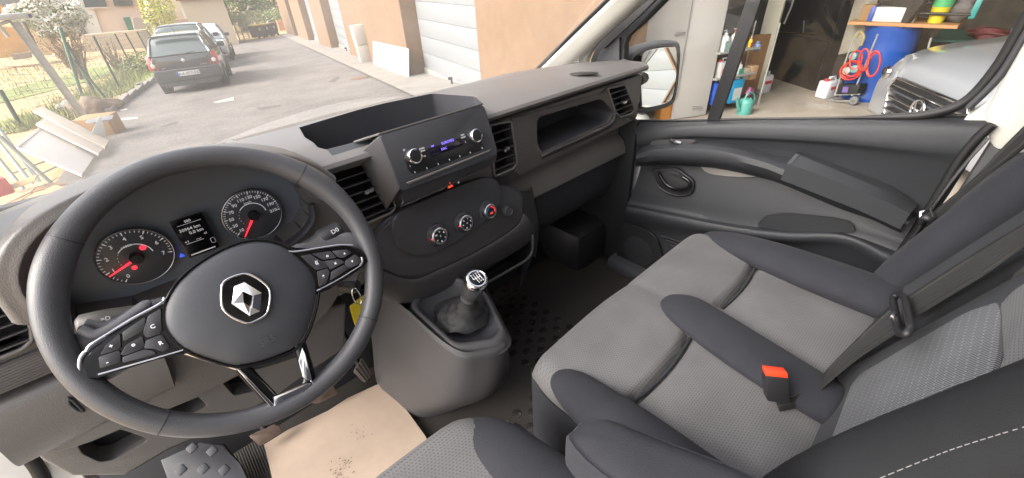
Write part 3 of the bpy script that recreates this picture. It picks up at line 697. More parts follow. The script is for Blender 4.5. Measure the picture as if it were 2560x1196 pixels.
tube('spoke_root', spl(onW('200,822 240,836 290,812 335,781 376,754', .002), 4), [.006]*16+[.003], SPK, sw, seg=10, flat=(1, .7), up=WN)  # rounded ridge added to catch light along the spoke top
def swb(s, sym=None, at=None, h=.0065):
    b_ = slab('spoke_button', roundp(onW(s, .0155), .002), .004, BTN, sw, n=WN, bev=.0009)
    if sym: text('button_symbol', sym, onpl(at[0], at[1], WN, WN.dot(WHEEL)+.0162), WU, WV, h, WHITEP, b_, bold=.0002)
swb('266,862 300,834 302,872 250,888', '+', (278, 866)); swb('246,893 300,876 302,905 250,922', '-', (268, 906))
swb('306,831 364,792 360,826 308,855', None); swb('303,884 315,863 356,840 362,868 310,890 300,886', 'o', (333, 862))
swb('370,790 402,771 404,832 366,846 358,832', 'C', (382, 817)); swb('364,852 404,837 425,868 408,880 385,872 360,872', 'R', (402, 858)); swb('306,893 362,874 385,878 392,886 306,908', None)
swb('752,640 776,636 800,652 820,656 822,668 790,676', '((', (791, 657)); swb('780,635 826,628 842,645 808,650', 'o', (818, 640)); swb('830,628 866,624 880,632 860,645 845,644', '^', (862, 636))
swb('812,653 848,648 862,656 826,675', 'x', (838, 658)); swb('864,652 888,636 903,650 898,660 874,672 862,662', 'v', (880, 653)); swb('793,679 820,671 824,682 816,708 798,718', 'g', (808, 690)); swb('828,680 860,662 872,672 826,702', None)
# diamond badge
hexo = onW('553,742 556,705 585,690 617,683 650,700 675,722 676,750 668,787 640,802 620,810 585,798 556,775', .0300)
bd = slab('badge', roundp(hexo, .006), .006, GLOSS, hub, n=WN, bev=.0015)
tube('badge_ring', roundp(hexo, .008), .0016, CHROME, bd, seg=8, cl=True)
def B(s, w): return onW(s, w)
E0 = .0315
EP = [onW(q, w_)[0] for q, w_ in (('586,716', E0), ('611,706', E0), ('654.5,733', E0), ('650,778', E0), ('624,790', E0+.003), ('580,760', E0), ('607,727', .037), ('633,740', .038), ('609,757', .0335), ('626,767', .0335))]
mk('diamond_emblem', EP, [(0, 6, 1), (1, 6, 7, 2), (2, 7, 9, 4, 3), (4, 9, 8, 5), (5, 8, 6, 0)], CHR2, bd)
tube('emblem_edge', [EP[6], EP[7], EP[4]], .0009, CHROME, bd, seg=6)
text('hub_text', 'SRS', onpl(668, 853, WN, WN.dot(WHEEL)+.0278), WU, WV, .013, mat('embossed', (.05, .052, .058), .5), hub, lift=.0002)
# ---------- cab shell: floor, pillars, roof, windscreen
van = root('van_cab', (0, -.3, 0), 'white van cab shell with beige pillar trims and raked windscreen', 'van')
flo = box('cab_floor', (0, -.15, -.03), (1.74, 1.5, .05), PLK, van)
slab('bulkhead', [V3((-.88, -1.02, 0)), V3((.88, -1.02, 0)), V3((.88, -1.12, 1.5)), V3((-.88, -1.12, 1.5))], .02, mat('painted bulkhead', (.55, .55, .54), .6), van)
ROOF = mat('roof lining', (.50, .49, .47), .9)
slab('roof', [V3((-.72, -.40, 1.44)), V3((.72, -.40, 1.44)), V3((.76, -1.15, 1.50)), V3((-.76, -1.15, 1.50))], .03, ROOF, van, n=(0, 0, -1))
slab('firewall', [V3((-.85, .63, -.05)), V3((.85, .63, -.05)), V3((.85, .62, .72)), V3((-.85, .62, .72))], .02, PLK, van)
slab('toe_board', [V3((-.85, .42, .0)), V3((.85, .42, .0)), V3((.85, .60, .25)), V3((-.85, .60, .25))], .01, PLK, van)
wrows = []
for t in (0, .25, .5, .75, 1):
    wrows.append([V3((x*(1-.10*t), .66-.16*(x/.80)**2-(1.06-.10*(x/.8)**2)*t, .735+.72*t+.05*math.sin(math.pi*t))) for x in (-.80, -.4, 0, .4, .80)])
GL = glass('windscreen glass')
ws = gridm('windscreen', wrows, GL, van, ku=4, kv=4)
for sgn in (1, -1):
    ins = [V3((sgn*.705, .62, .675)), V3((sgn*.70, .555, .726)), V3((sgn*.70, .40, .846)), V3((sgn*.70, .239, .968)), V3((sgn*.68, .05, 1.105)), V3((sgn*.66, -.20, 1.28)), V3((sgn*.65, -.40, 1.42))]
    mid = [V3((sgn*.735, p.y-.03, p.z-.03)) for p in ins]
    sx = onX('1474,215 1473,167 1484,122 1512,88 1560,46 1601,8', .785)
    sx += [sx[-1]+(sx[-1]-sx[-2])*k for k in (2, 4, 6)]
    outr = [V3((sgn*.785, p.y, p.z)) for p in sx]; outr = outr[:6]+outr[-1:]
    gridm('pillar_trim', [ins, mid, outr], BEIGE, van, ku=4, kv=4, thick=.006, smooth=60)
    tube('windscreen_edge', spl([p+V3((sgn*-.004, .004, .002)) for p in ins], 4), .006, PLK, van, seg=6)
# tweeter grille in the pillar trim
gc = onX('1425,150', .73)[0]
for k in range(13):
    h = .030*math.sqrt(max(0, 1-((k-6)/6.6)**2))
    a = gc+V3((0, 0, (k-6)*.0052)); tube('tweeter_slit', [a+V3((.006, h, -.0)), a+V3((.012, -h, .0))], .0010, mat('grille grey', (.28, .27, .25), .6) if k == 0 else bpy.data.materials['grille grey'], van, seg=5)
wb = onY('1322,188 1335,186', .62)
tube('wiper', spl(onY('1270,199 1310,192 1335,182 1342,176', .74), 3), .008, RUBBER, van)
tube('wiper', spl(onY('1165,225 1180,212 1200,208 1206,212', .72), 3), .006, RUBBER, van)
# B pillar
slab('pillar_cover', [V3((.80, -.60, .775)), V3((.80, -.60, 1.42)), V3((.80, -.95, 1.46)), V3((.80, -.95, .70)), V3((.80, -.64, .70))], .03, BEIGE, van, n=(-1, 0, 0), bev=.01, seg=3)
slab('pillar_cover', [V3((.80, -.615, .0)), V3((.80, -.63, .72)), V3((.80, -.95, .72)), V3((.80, -.95, .0))], .03, PLD, van, n=(-1, 0, 0), bev=.008)
dj = spl(onX('2482,312 2440,350 2400,398 2350,480 2290,575 2215,680 2140,760', .79), 3)
tube('door_seal', dj, .009, RUBBER, van, seg=8)
tube('sill_edge', spl(onX('2470,345 2400,425 2330,520 2250,640 2195,720 2150,765', .775), 3), .0035, SATIN, van, seg=6)
box('door_sill_step', (.79, -.2, .03), (.10, .8, .06), PLD, van, bev=.02)
box('wheel_arch_cover', (.74, .40, .08), (.22, .30, .20), PLK, van, bev=.05)
# driver's open doorway: white lower post and sill
slab('white_door_post', onY('-200,820 20,960 70,1060 140,1120 200,1180 270,1260 250,1400 -200,1400', .275), .05, WHITE, van, n=(0, -1, 0), bev=.01)
tube('door_seal', spl(onY('52,1125 78,1150 96,1175 110,1205 118,1250', .262), 4), .010, RUBBER, van, seg=8)
box('side_panel', (.93, -2.4, .55), (.05, 2.9, 1.5), WHITE, van, bev=.02)
box('side_panel', (-.93, -2.4, .55), (.05, 2.9, 1.5), WHITE, van, bev=.02)
box('door_skin', (.90, -.27, .14), (.04, 1.25, .78), WHITE, van, bev=.02)
slab('side_kick_panel', [V3((.805, .17, 0)), V3((.805, .62, 0)), V3((.805, .62, .68)), V3((.805, .45, .70)), V3((.805, .17, .60))], .02, PLK, van, n=(-1, 0, 0))
box('bonnet', (0, .98, .38), (1.6, .50, .24), WHITE, van, bev=.08)
# ---------- floor covering
fm = root('floor_mat', (0, 0, .0), 'black rubber cab floor mat with raised round studs and fine ribs', 'floor mat')
FM = ribbed('ribbed rubber', (.034, .030, .027), 0, .006, .5, .35, .0008)
msh = slab('mat_sheet', [V3((-.78, .42, .004)), V3((.78, .42, .004)), V3((.78, -1.0, .004)), V3((-.78, -1.0, .004))], .004, FM, fm, n=(0, 0, 1), bev=0)
st0 = None; cnt = 0
SM = mat('stud rubber', (.030, .028, .026), .22)
for i in range(26):
    for j in range(18):
        x, y = -.52+i*.036, -.45+j*.056+(i % 2)*.028
        d = (V3((x, y, 0))-CAM); q = (d.dot(CR)/d.dot(CF)*F_PX+1280, 598-d.dot(CU)/d.dot(CF)*F_PX)
        if not (900 < q[0] < 1560 and 700 < q[1] < 1196) or (x < .14 and -.02 < y and x > -.22): continue
        if cnt > 250: continue
        if st0 is None:
            st0 = lathe('stud', [(.0135, 0), (.0130, .0022), (.0105, .0030), (0, .0030)], (0, 0, .0045), (0, 0, 1), SM, fm, seg=12); c = st0
        else: c = st0.copy(); link(c)
        c.location = (x, y, 0); c.parent = fm; cnt += 1
# cardboard sheet
CB = mat('cardboard', (.47, .365, .285), .85, grain=.06, gs=300, var=.06, vs=14)
cs = root('cardboard_sheet', (-.37, .22, .02), 'plain beige cardboard sheet with dusty shoe prints lying under the pedals', 'cardboard')
cpts = onZ('660,1112 720,1075 822,1026 870,995 957,955 1000,1003 1063,1090 1085,1130 985,1175 930,1215 685,1215 672,1160', .022)
slab('sheet', cpts, .004, CB, cs, n=(0, 0, 1), bev=0)
bm = bmesh.new()
for (px, py, n_, sp, sc) in ((905, 1088, 26, 13, 1), (862, 1165, 34, 15, 1.4), (842, 1188, 20, 10, 1.5), (915, 1060, 8, 14, .7)):
    for k in range(n_):
        p = onpl(px+random.gauss(0, sp), py+random.gauss(0, sp*.8), (0, 0, 1), .0232); r_ = random.uniform(.0006, .0018)*sc; an = random.uniform(0, 6)
        m_ = [p+V3((math.cos(an+t)*r_*random.uniform(.6, 1.3), math.sin(an+t)*r_*.7, 0)) for t in (0, 1.2, 2.5, 3.7, 5)]
        bm.faces.new([bm.verts.new(v) for v in m_])
from_bm('dirt_marks', bm, mat('dirt', (.12, .09, .075), .9), cs)['kind'] = 'stuff'
# pedals
def pedal(name, s, y, label, m, ribs=0):
    p = onpl; pts = [onpl(a, b, V3((0, -.8, .6)), V3((0, -.8, .6)).dot(V3((0, y, .08)))) for a, b in T(s)]
    r_ = root(name, sum(pts, V3())/len(pts), label, 'pedal')
    n = V3((0, -.8, .6)); slab('pad', roundp(pts, .006), .012, m, r_, n=n, bev=.002)
    for k in range(ribs):
        a = pts[0].lerp(pts[1], (k+.8)/(ribs+.6)); b = pts[3].lerp(pts[2], (k+.8)/(ribs+.6)); tube('rib', [a+n*.001, b+n*.001], .0016, PLK, r_, seg=6)
    c = sum(pts, V3())/len(pts); tube('pedal_arm', [c-n*.01, c+V3((0, .06, .05)), c+V3((0, .10, .30))], .008, PLK, r_, seg=8)
pedal('accelerator_pedal', '884,930 906,895 932,940 912,958', .36, 'ribbed grey accelerator pedal beside the centre console', mat('pedal rubber', (.13, .105, .09), .6, grain=.3), 3)
pedal('brake_pedal', '745,1005 830,962 845,985 795,1010', .36, 'worn brown brake pedal half hidden below the steering wheel rim', mat('worn pedal', (.16, .11, .085), .6, grain=.4, gs=400, var=.3, vs=30))
pedal('clutch_pedal', '622,1092 690,1060 705,1080 650,1116', .36, 'worn clutch pedal beside the top left corner of the cardboard', bpy.data.materials['worn pedal'])
box('white_sill', (-.84, -.25, .0), (.12, 1.1, .16), WHITE, van, bev=.03)
fr_ = root('foot_rest', (-.66, .30, .08), 'grey plastic foot rest with square raised studs left of the pedals', 'foot rest')
fp = [onpl(a, b, V3((0, -.5, .87)), V3((0, -.5, .87)).dot(V3((0, .30, .05)))) for a, b in T('400,1150 500,1105 560,1110 600,1160 640,1230 440,1260')]
slab('plate', fp, .02, PLD, fr_, bev=.005)
for q in ('452,1175', '508,1172', '560,1175', '530,1128', '480,1120', '600,1215', '545,1215'):
    a, b = T(q)[0]; c = onpl(a, b, V3((0, -.5, .87)), V3((0, -.5, .87)).dot(V3((0, .30, .05)))); x_, y_, z_ = axes((0, -.5, .87), (1, .3, 0))
    slab('stud', roundp([c+x_*u*.010+y_*v*.010 for u, v in ((-1, -1), (1, -1), (1, 1), (-1, 1))], .004, 2), .004, PLD, fr_, n=z_, lift=.0012, bev=.001)
# ---------- passenger door
door = root('passenger_door', (.82, -.2, .1), 'closed passenger door with dark moulded card, curved armrest and open view through its window', 'van door')
D = []
D.append(onX('1572,302 1700,303 1850,299 2050,297 2270,293 2440,290', .835))
D.append(onX('1580,318 1695,312 1840,306 2060,304 2275,301 2468,305', .81))
D.append(onX('1590,335 1690,319 1830,312 2050,315 2270,321 2476,325', .793))
D.append(onX('1592,360 1690,341 1830,343 2050,352 2270,372 2440,380', .788))
D.append(onX('1596,372 1700,352 1830,352 2040,366 2250,396 2415,420', .800))
D.append(onX('1600,398 1700,395 1830,410 1990,440 2150,490 2350,520', .822))
D.append(onX('1600,425 1700,425 1830,450 1980,475 2120,525 2290,590', .812))
D.append(onX('1585,470 1700,490 1830,515 1970,535 2110,560 2270,605', .800))
D.append(onX('1570,508 1700,533 1830,559 1960,574 2105,583 2250,632', .795))
D.append(onX('1567,516 1695,542 1832,568 1965,583 2112,588 2240,645', .765))
D.append(onX('1563,532 1685,560 1822,586 1960,602 2108,606 2225,665', .762))
D.append(onX('1560,550 1675,580 1815,602 1950,620 2090,640 2200,700', .790))
D.append([V3((.80, p.y, .20)) for p in D[-1]]); D.append([V3((.80, p.y, .04)) for p in D[-1]])
card = gridm('door_card', D, PLDOOR, door, ku=5, kv=3, smooth=60)
A = [onX('1592,374 1640,352 1780,350 1900,374 1990,398 2100,430 2200,472 2300,540', .822),
     onX('1591,381 1640,364 1780,364 1900,390 1975,412 2090,444 2195,486 2290,548', .765),
     onX('1590,388 1640,374 1780,376 1900,403 1965,426 2080,462 2190,505 2275,556', .742),
     onX('1589,398 1642,388 1780,392 1900,418 1960,440 2080,484 2188,522 2265,562', .738),
     onX('1588,410 1645,403 1780,408 1900,434 1955,454 2090,508 2183,542 2252,570', .748),
     onX('1588,418 1645,412 1780,420 1900,444 1958,462 2095,520 2188,552 2252,580', .80)]
gridm('armrest', A, PLDOOR, door, ku=4, kv=1, smooth=38)
bx = [onX('1993,378 2110,418 2222,462 2296,510', .815), onX('1989,384 2098,429 2208,476 2288,522', .752), onX('1968,409 2050,438 2175,488 2276,534', .722), onX('1952,450 2064,494 2155,530 2250,574', .726), onX('1955,458 2068,503 2160,540 2252,584', .80)]
gridm('armrest_cap', bx, mat('cap plastic', (.022, .024, .028), .75, gs=650, grain=.5), door, ku=4, kv=1, smooth=25)
slab('cap_end', [bx[0][0], bx[1][0], bx[2][0], bx[3][0], bx[4][0]], .01, PLDOOR, door, n=(0, 1, 0), bev=0)
slab('switch_plate', closed(onX('1625,357 1650,350 1735,349 1730,357 1712,364 1640,364', .772), 3), .003, mat('switch plate', (.05, .05, .052), .35), door, n=(-.35, 0, .94))
sw_c = onX('1694,356', .768)[0]
box('window_switch', sw_c, (.012, .022, .004), SATIN, door, rot=Matrix.Rotation(R(-20), 3, 'Y'), bev=.001)
box('window_switch', sw_c+V3((0, .018, .001)), (.013, .018, .005), PLK, door, rot=Matrix.Rotation(R(-20), 3, 'Y'), bev=.001)
slab('grip_recess', closed(onX('1752,406 1800,404 1860,414 1905,430 1900,441 1850,443 1790,438 1760,428', .806), 3), .003, mat('recess plastic painted lit', (.20, .19, .175), .6), door, n=(-1, 0, 0))  # pale plate paints the light in the gap behind the grip
hb = closed(onX('1630,425 1645,420 1690,423 1715,440 1732,455 1728,482 1700,490 1668,482 1645,465 1636,445', .792), 3)
slab('handle_bezel', hb, .012, PLK, door, n=(-1, 0, 0), bev=.003)
cc2 = sum(hb, V3())/len(hb)
slab('handle_bowl', [cc2+(p-cc2)*.78 for p in hb], .006, PLK, door, n=(-1, 0, 0), lift=.003)
tube('handle_lever', spl(onX('1647,430 1650,440 1665,462 1690,474 1720,470 1722,455 1706,444', .778), 4), .0055, GLOSS, door, seg=10, flat=(1, .7))
tube('handle_bezel', hb, .003, PLK, door, seg=8, cl=True)
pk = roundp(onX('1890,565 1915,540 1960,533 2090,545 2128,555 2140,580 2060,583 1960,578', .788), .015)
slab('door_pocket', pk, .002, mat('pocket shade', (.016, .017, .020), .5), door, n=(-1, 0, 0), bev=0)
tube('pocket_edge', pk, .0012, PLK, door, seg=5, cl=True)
sg = roundp(onX('1545,560 1590,562 1640,590 1660,660 1600,700 1540,690', .782), .03)
slab('speaker_grille', sg, .006, PLK, door, n=(-1, 0, 0))
cg = sum(sg, V3())/len(sg); bm = bmesh.new()
for i in range(22):
    for j in range(22):
        p = cg+V3((-.0005, (i-11)*.006, (j-11)*.006))
        if (p-cg).length < .062: bm_box(bm, p, (.001, .003, .003))
gm = from_bm('grille_mesh', bm, PLD, door); gm['kind'] = 'stuff'
for k in range(5):
    a, b = onX(f'{1652+k*12},{590+k*11} {1725+k*8},{612+k*12}', .785); tube('storage_rib', [a, b], .003, PLK, door, seg=6)
# window frame, glass, divider
wf = onX('1474,200 1476,150 1490,112 1530,68 1600,2 1640,-40 1700,-40 1567,92 1559,112 1558,200 1560,302 1545,300 1520,260', .815)
slab('window_frame', wf, .03, RUBBER, door, n=(-1, 0, 0), bev=.004)
tube('frame_strip', spl(onX('1512,120 1545,90 1600,40 1650,-10', .798), 3), .0045, PLA, door, seg=8, flat=(1.6, .5))
slab('corner_panel', onX('1484,165 1500,130 1525,105 1548,95 1548,190 1535,190 1510,178', .805), .01, PLD, door, n=(-1, 0, 0))
wr = [V3((.825, .245, .86)), V3((.815, .02, 1.07)), V3((.80, -.20, 1.30)), V3((.79, -.45, 1.36)), V3((.80, -.565, 1.30)), V3((.815, -.59, 1.05)), V3((.82, -.586, .935)), V3((.82, -.583, .85)), V3((.82, -.565, .785)), V3((.82, -.52, .752)), V3((.82, -.46, .735))]
wr += [V3((.825, -.38, .717))]; wsp = spl(wr, 5); tube('window_seal', wsp, [.010 if p.y < -.5 or p.z > .9 else max(.003, .010*(-p.y-.36)/.14) for p in wsp], RUBBER, door, seg=10)
tube('window_seal', spl([p+V3((-.006, -.010 if p.y < -.4 else 0, -.008)) for p in wr[4:9]], 5), .007, PLD, door, seg=8)
slab('door_pillar_trim', [V3((.815, -.60, 1.35)), V3((.815, -.603, .80)), V3((.815, -.58, .765)), V3((.815, -.575, .74)), V3((.815, -.66, .74)), V3((.815, -.68, 1.35))], .02, BEIGE, door, n=(-1, 0, 0), bev=.004)
tube('glass_seal', spl([p+V3((-.004, 0, .002)) for p in D[0]], 4), .0035, RUBBER, door, seg=6)
dv = onX('1766,302 1797,302 1905,-10 1868,-10', .825)
slab('window_divider', [dv[0], dv[1], dv[2]+(dv[2]-dv[1])*.8, dv[3]+(dv[3]-dv[0])*.8], .012, PLK, door, n=(-1, 0, 0), bev=.002)
gp = [V3((.838, .24, .60)), V3((.838, .25, .86)), V3((.825, .02, 1.07)), V3((.81, -.20, 1.30)), V3((.80, -.45, 1.36)), V3((.81, -.57, 1.28)), V3((.838, -.59, .76)), V3((.838, -.50, .73)), V3((.838, 0, .64))]
GL2 = glass('side glass', (.97, .985, .97), veil=.03)
o = mk('window_glass', gp, [tuple(range(len(gp)))], GL2, door)
# mirror
mc = onX('1630,190', 1.0)[0]
MN = V3((-.46, -.88, .11)).normalized()
def onM(s, w=0): return [onpl(a, b, MN, MN.dot(V3((1.02, .20, .70)))+w) for a, b in T(s)]
mo = closed(onM('1575,155 1590,128 1640,110 1685,107 1700,120 1698,180 1690,240 1678,262 1640,275 1600,280 1583,262'), 3)
mcen = sum(mo, V3())/len(mo)
mrows = [[mcen+(p-mcen)*.9 for p in mo], mo, [mcen+(p-mcen)*1.06-MN*.02 for p in mo], [mcen+(p-mcen)*1.04-MN*.06+V3((-.02, 0, 0)) for p in mo], [mcen+(p-mcen)*.75-MN*.10+V3((-.02, 0, 0)) for p in mo], [mcen+(p-mcen)*.05-MN*.11+V3((-.02, 0, 0)) for p in mo]]
mh = gridm('door_mirror', mrows, mat('mirror housing', (.055, .06, .062), .5, grain=.3), door, ku=1, kv=3, smooth=60, closeu=True)
mg = closed(onM('1602,180 1607,135 1640,122 1680,118 1691,124 1692,190 1686,240 1672,255 1635,266 1606,268 1598,255', -.003), 3)
slab('mirror_glass', mg, .004, mat('mirror silver', (.9, .92, .93), .02, metal=1), mh, n=MN, bev=.001, lift=.001)
tube('mirror_arm', [V3((.86, .22, .72)), V3((.93, .25, .71)), mcen-MN*.06], .022, PLK, door, seg=10)
# ---------- bench seat
bench = root('passenger_bench', (.32, -.45, .1), 'two seat passenger bench in grey woven mesh with dark bolsters', 'bench seat')
def prm(a, b, r, n, rn=6, drop=.006):
    out = [(a, drop+r)]
    out += [(a+r-r*math.cos(R(90*k/rn)), r-r*math.sin(R(90*k/rn))) for k in range(rn)]
    out += [(a+r+(b-a-2*r)*k/n, 0) for k in range(n+1)]
    out += [(b-r+r*math.sin(R(90*(k+1)/rn)), r-r*math.cos(R(90*(k+1)/rn))) for k in range(rn)]
    out += [(b, drop+r)]; return out
def cushion(name, x0, x1, y0, y1, z, r, fz, mt, parent, plan=None, nx=60, ny=50, drop=.006):
    U, W = prm(x0, x1, r, nx, drop=drop), prm(y0, y1, r, ny, drop=drop); rows = []; uvs = []
    for (y, dy) in W:
        row = []
        for (x, dx) in U:
            X, Y_ = (plan(x, y) if plan else (x, y)); zz = z-min(dx+dy, max(.06, drop))+(fz(x, y) if dx+dy < r*1.01 else 0); row.append(V3((X, Y_, zz))); uvs.append((x+dx, y-dy))
        rows.append(row)
    nr, nc = len(rows), len(rows[0]); fs = [(i*nc+j, i*nc+j+1, (i+1)*nc+j+1, (i+1)*nc+j) for i in range(nr-1) for j in range(nc-1)]
    return mk(name, [p for r_ in rows for p in r_], fs, mt, parent, 70, uvs)
def g(x, s): return math.exp(-(x/s)**2)
def bench_z(x, y):
    dmid = x-(.325-.02*((y+.25)/-.3))
    c = -.034*g(y+.352+.012*math.cos((x-.13 if x < .3 else x-.46)*12), .009)*(0 if -.07 < x-.325 < .04 else 1)
    c += -.006*g(y+.352, .05)
    c += .010*math.cos((x-.13)*11)*(1 if x < .3 else 0)*-.0 + .012*(1-((x-.14)/.2)**2 if x < .31 else 1-((x-.46)/.2)**2)*(.5+.5*min(1, max(0, (y+.6)/.3)))
    return c + .004*math.sin(x*13+y*9)
def bplan(x, y):
    t = max(0, (y+.24)/.09); k = 1-.07*t*t; cx = .31
    return cx+(x-cx)*k, y-.0*t
cushion('seat_cushion', -.055, .672, -.64, -.150, .388, .042, bench_z, FMESH, bench, bplan)
cushion('cushion_skirt', -.0545, .6715, -.64, -.1505, .352, .004, lambda x, y: -.03, FDARK, bench, bplan, 10, 10, .24)
def bolster(name, pts, rad, mt, parent, flat=(1, .62), seg=24, k=5):
    p = spl([V3(v) for v in pts], k); r_ = spl([V3((v, 0, 0)) for v in rad], k)
    return tube(name, p, [max(.001, v.x) for v in r_], mt, parent, seg=seg, flat=flat, up=(0, 0, 1), smooth=180)
for x0_, x1_ in ((.0, .26), (.36, .60)):
    xm_ = .13 if x0_ < .3 else .46
    tube('seam_shade', [V3((x0_+(x1_-x0_)*k/12, -.352-.012*math.cos((x0_+(x1_-x0_)*k/12-xm_)*12), .372)) for k in range(13)], .0035, FDARK, bench, seg=6)  # dark tube laid in the seam groove to paint its shade stronger
bolster('middle_bolster', [(.318, -.262, .388), (.316, -.268, .392), (.300, -.30, .402), (.285, -.36, .404), (.268, -.45, .404), (.258, -.54, .402), (.252, -.62, .400)], [.004, .024, .046, .054, .056, .054, .05], FDARK, bench, (1, .45))
bolster('side_bolster', [(-.022, -.215, .375), (-.022, -.222, .378), (-.028, -.26, .385), (-.035, -.33, .392), (-.04, -.42, .400), (-.04, -.62, .405)], [.004, .022, .040, .050, .056, .056], FDARK, bench, (1, .55))
bolster('side_bolster', [(.655, -.185, .372), (.652, -.20, .376), (.645, -.26, .385), (.630, -.36, .400), (.61, -.47, .412), (.60, -.64, .42)], [.006, .024, .045, .056, .062, .062], FDARK, bench, (1, .6))
def stitches(name, pts, parent, r=.0007, dash=.0045, m=None):
    p = spl([V3(v) for v in pts], 14); bm = bmesh.new(); acc = 0; on = True; cur = [p[0]]
    for a, b in zip(p, p[1:]):
        acc += (b-a).length; cur.append(b)
        if acc > dash:
            if on and len(cur) > 1: bm_tube(bm, cur, r, 5)
            on = not on; cur = [b]; acc = 0 if on else dash*.45
    return from_bm(name, bm, m or mat('pale thread', (.42, .41, .42), .8), parent)
stitches('stitching', [(p.x, p.y, p.z) for p in onZ('1366,935 1385,975 1420,1025 1455,1075 1480,1105', .368)], bench)
# backrest of the bench
BT = R(20); BN = V3((0, math.cos(BT), math.sin(BT))); BU = V3((0, -math.sin(BT), math.cos(BT)))
B0 = V3((0, -.60, .38))
def onB(s, w=0): return [onpl(a, b, BN, BN.dot(B0)+w) for a, b in T(s)]
rows = []
for v in [-.06, -.02, .03, .1, .2, .35, .5, .62, .68, .70, .69]:
    top = max(0, (v-.6)/.1); row = []
    for x in [-.02, -.01, .02, .06, .12, .2, .28, .33, .355, .38, .42, .48, .54, .60, .635, .66, .67]:
        e = min(x+.02, .67-x); w = -.05+.05*min(1, e/.05)**.5
        w += .016*g(x-.04, .03)+.016*g(x-.64, .03)-.020*g(x-.357, .010)+.012*g(x-.335, .02)+.012*g(x-.385, .02)
        row.append(B0+BU*v+BN*(w-.04*top*top-.03*max(0, -v/.06))+V3((x, 0, 0)))
    rows.append(row)
gridm('backrest', rows, FMID, bench, ku=4, kv=4, smooth=180)
def domed(name, pts, h, mt, parent, n, uv=True, side=.008, levels=5):
    c = sum(pts, V3())/len(pts); R_ = [[p-n*side for p in pts]]
    for i in range(levels+1):
        f = 1-(i/levels)**1.5*.999; R_.append([c+(p-c)*f+n*h*(1-f**3) for p in pts])
    o = gridm(name, R_, mt, parent, ku=1, kv=2, smooth=60, closeu=True)
    x_, y_, z_ = axes(n); me = o.data; l = me.uv_layers.new(name='UVMap')
    for p in me.polygons:
        for li, vi in zip(p.loop_indices, p.vertices):
            q = me.vertices[vi].co; l.data[li].uv = (q.dot(x_), q.dot(y_))
    return o
domed('back_insert', roundp(onB('2052,1172 2085,1080 2128,962 2150,935 2470,727 2488,735 2502,790 2495,880 2462,985 2300,1070', .004), .012), .006, FMESH2, bench, BN)
domed('back_insert', roundp(onB('2500,738 2540,680 2640,520 2700,480 2800,500 2800,900 2600,960 2470,1000 2510,900', .002), .012), .005, FMESH, bench, BN)
# dark side bolster along the left edge of the bench back (with stitching)
bolster('back_bolster', [tuple(B0+BU*v+BN*w+V3((x, 0, 0))) for v, w, x in ((-.06, -.02, -.015), (0, .0, -.01), (.12, .012, -.005), (.3, .015, 0), (.55, .01, 0), (.68, -.02, 0))], [.03, .05, .06, .06, .055, .03], FBLACK, bench, (1, .7))
bolster('back_bolster', [tuple(B0+BU*v+BN*w+V3((x, 0, 0))) for v, w, x in ((-.07, -.0, .12), (-.065, .006, .2), (-.06, .008, .3), (-.06, .006, .45), (-.07, 0, .6))], [.03, .038, .036, .038, .03], FDARK, bench, (1, .8))
stitches('stitching', [tuple(p) for p in onB('2200,1196 2300,1155 2380,1124 2470,1095 2556,1069 2640,1045', .058)], bench, r=.00035, dash=.0030, m=mat('dull thread', (.20, .20, .21), .8))
bolster('back_bolster', [tuple(B0+BU*v+BN*w+V3((x, 0, 0))) for v, w, x in ((-.06, -.0, .66), (.05, .01, .66), (.2, .015, .66), (.5, .015, .655), (.68, -.02, .65))], [.03, .05, .055, .055, .03], FDARK, bench, (1, .8))
# ---------- belts and buckle
def strap(name, e1, e2, mt, parent, th=.0016):
    return gridm(name, [e1, [(a+b)/2+V3((0, .002, .002)) for a, b in zip(e1, e2)], e2], mt, parent, ku=5, kv=2, thick=th, smooth=60, uvscale=1)
bl = root('seat_belt', (.3, -.6, .45), 'grey seat belt running through a black guide towards the red buckle', 'seat belt')
strap('webbing', onB('2262,749 2339,698 2450,628 2560,562 2650,508', .035), onB('2280,800 2365,748 2460,690 2560,620 2660,560', .035), BELT, bl)
strap('webbing', onB('2238,758 2205,785 2140,850 2080,910 2030,965', .03), onB('2258,822 2225,842 2150,892 2090,940 2040,985', .03), BELT, bl)
strap('webbing', onZ('2070,925 2030,965 1985,990 1940,1000', .42), onZ('2095,945 2045,990 1995,1018 1950,1030', .40), BELT, bl)
gd = onB('2232,745 2248,733 2262,745 2278,820 2265,838 2245,832', .05)
tube('belt_guide', roundp(gd, .01), .0055, PLK, bl, seg=8, cl=True); lathe('guide_button', [(.008, 0), (.008, .003), (0, .004)], onB('2230,790', .055)[0], BN, SATIN, bl, seg=16)
bk = root('belt_buckle', onZ('1935,960', .42)[0], 'belt buckle with red release button standing between the seat cushions', 'buckle')
kp_ = onZ('1937,938', .462)[0]; kx = (onZ('1970,937', .462)[0]-onZ('1905,930', .462)[0]).normalized(); kz = V3((.08, .35, .93)).normalized(); ky_ = kz.cross(kx)
box('buckle_body', kp_-kz*.022, (.036, .022, .052), PLK, bk, rot=basis(kx, ky_, kz), bev=.003)
RB = mat('red button', (.75, .06, .02), .4)
box('red_button', kp_+kz*.006-ky_*.001, (.034, .018, .013), RB, bk, rot=basis(kx, ky_, kz), bev=.0015)
box('red_button', kp_+kz*.005+ky_*.006-kx*.013, (.006, .010, .007), RB, bk, rot=basis(kx, ky_, kz), bev=.001); box('red_button', kp_+kz*.005+ky_*.006+kx*.013, (.006, .010, .007), RB, bk, rot=basis(kx, ky_, kz), bev=.001)
b2 = root('outer_seat_belt', (.75, -.65, .6), 'dark seat belt hanging along the door pillar with its tongue beside the seat back', 'seat belt')
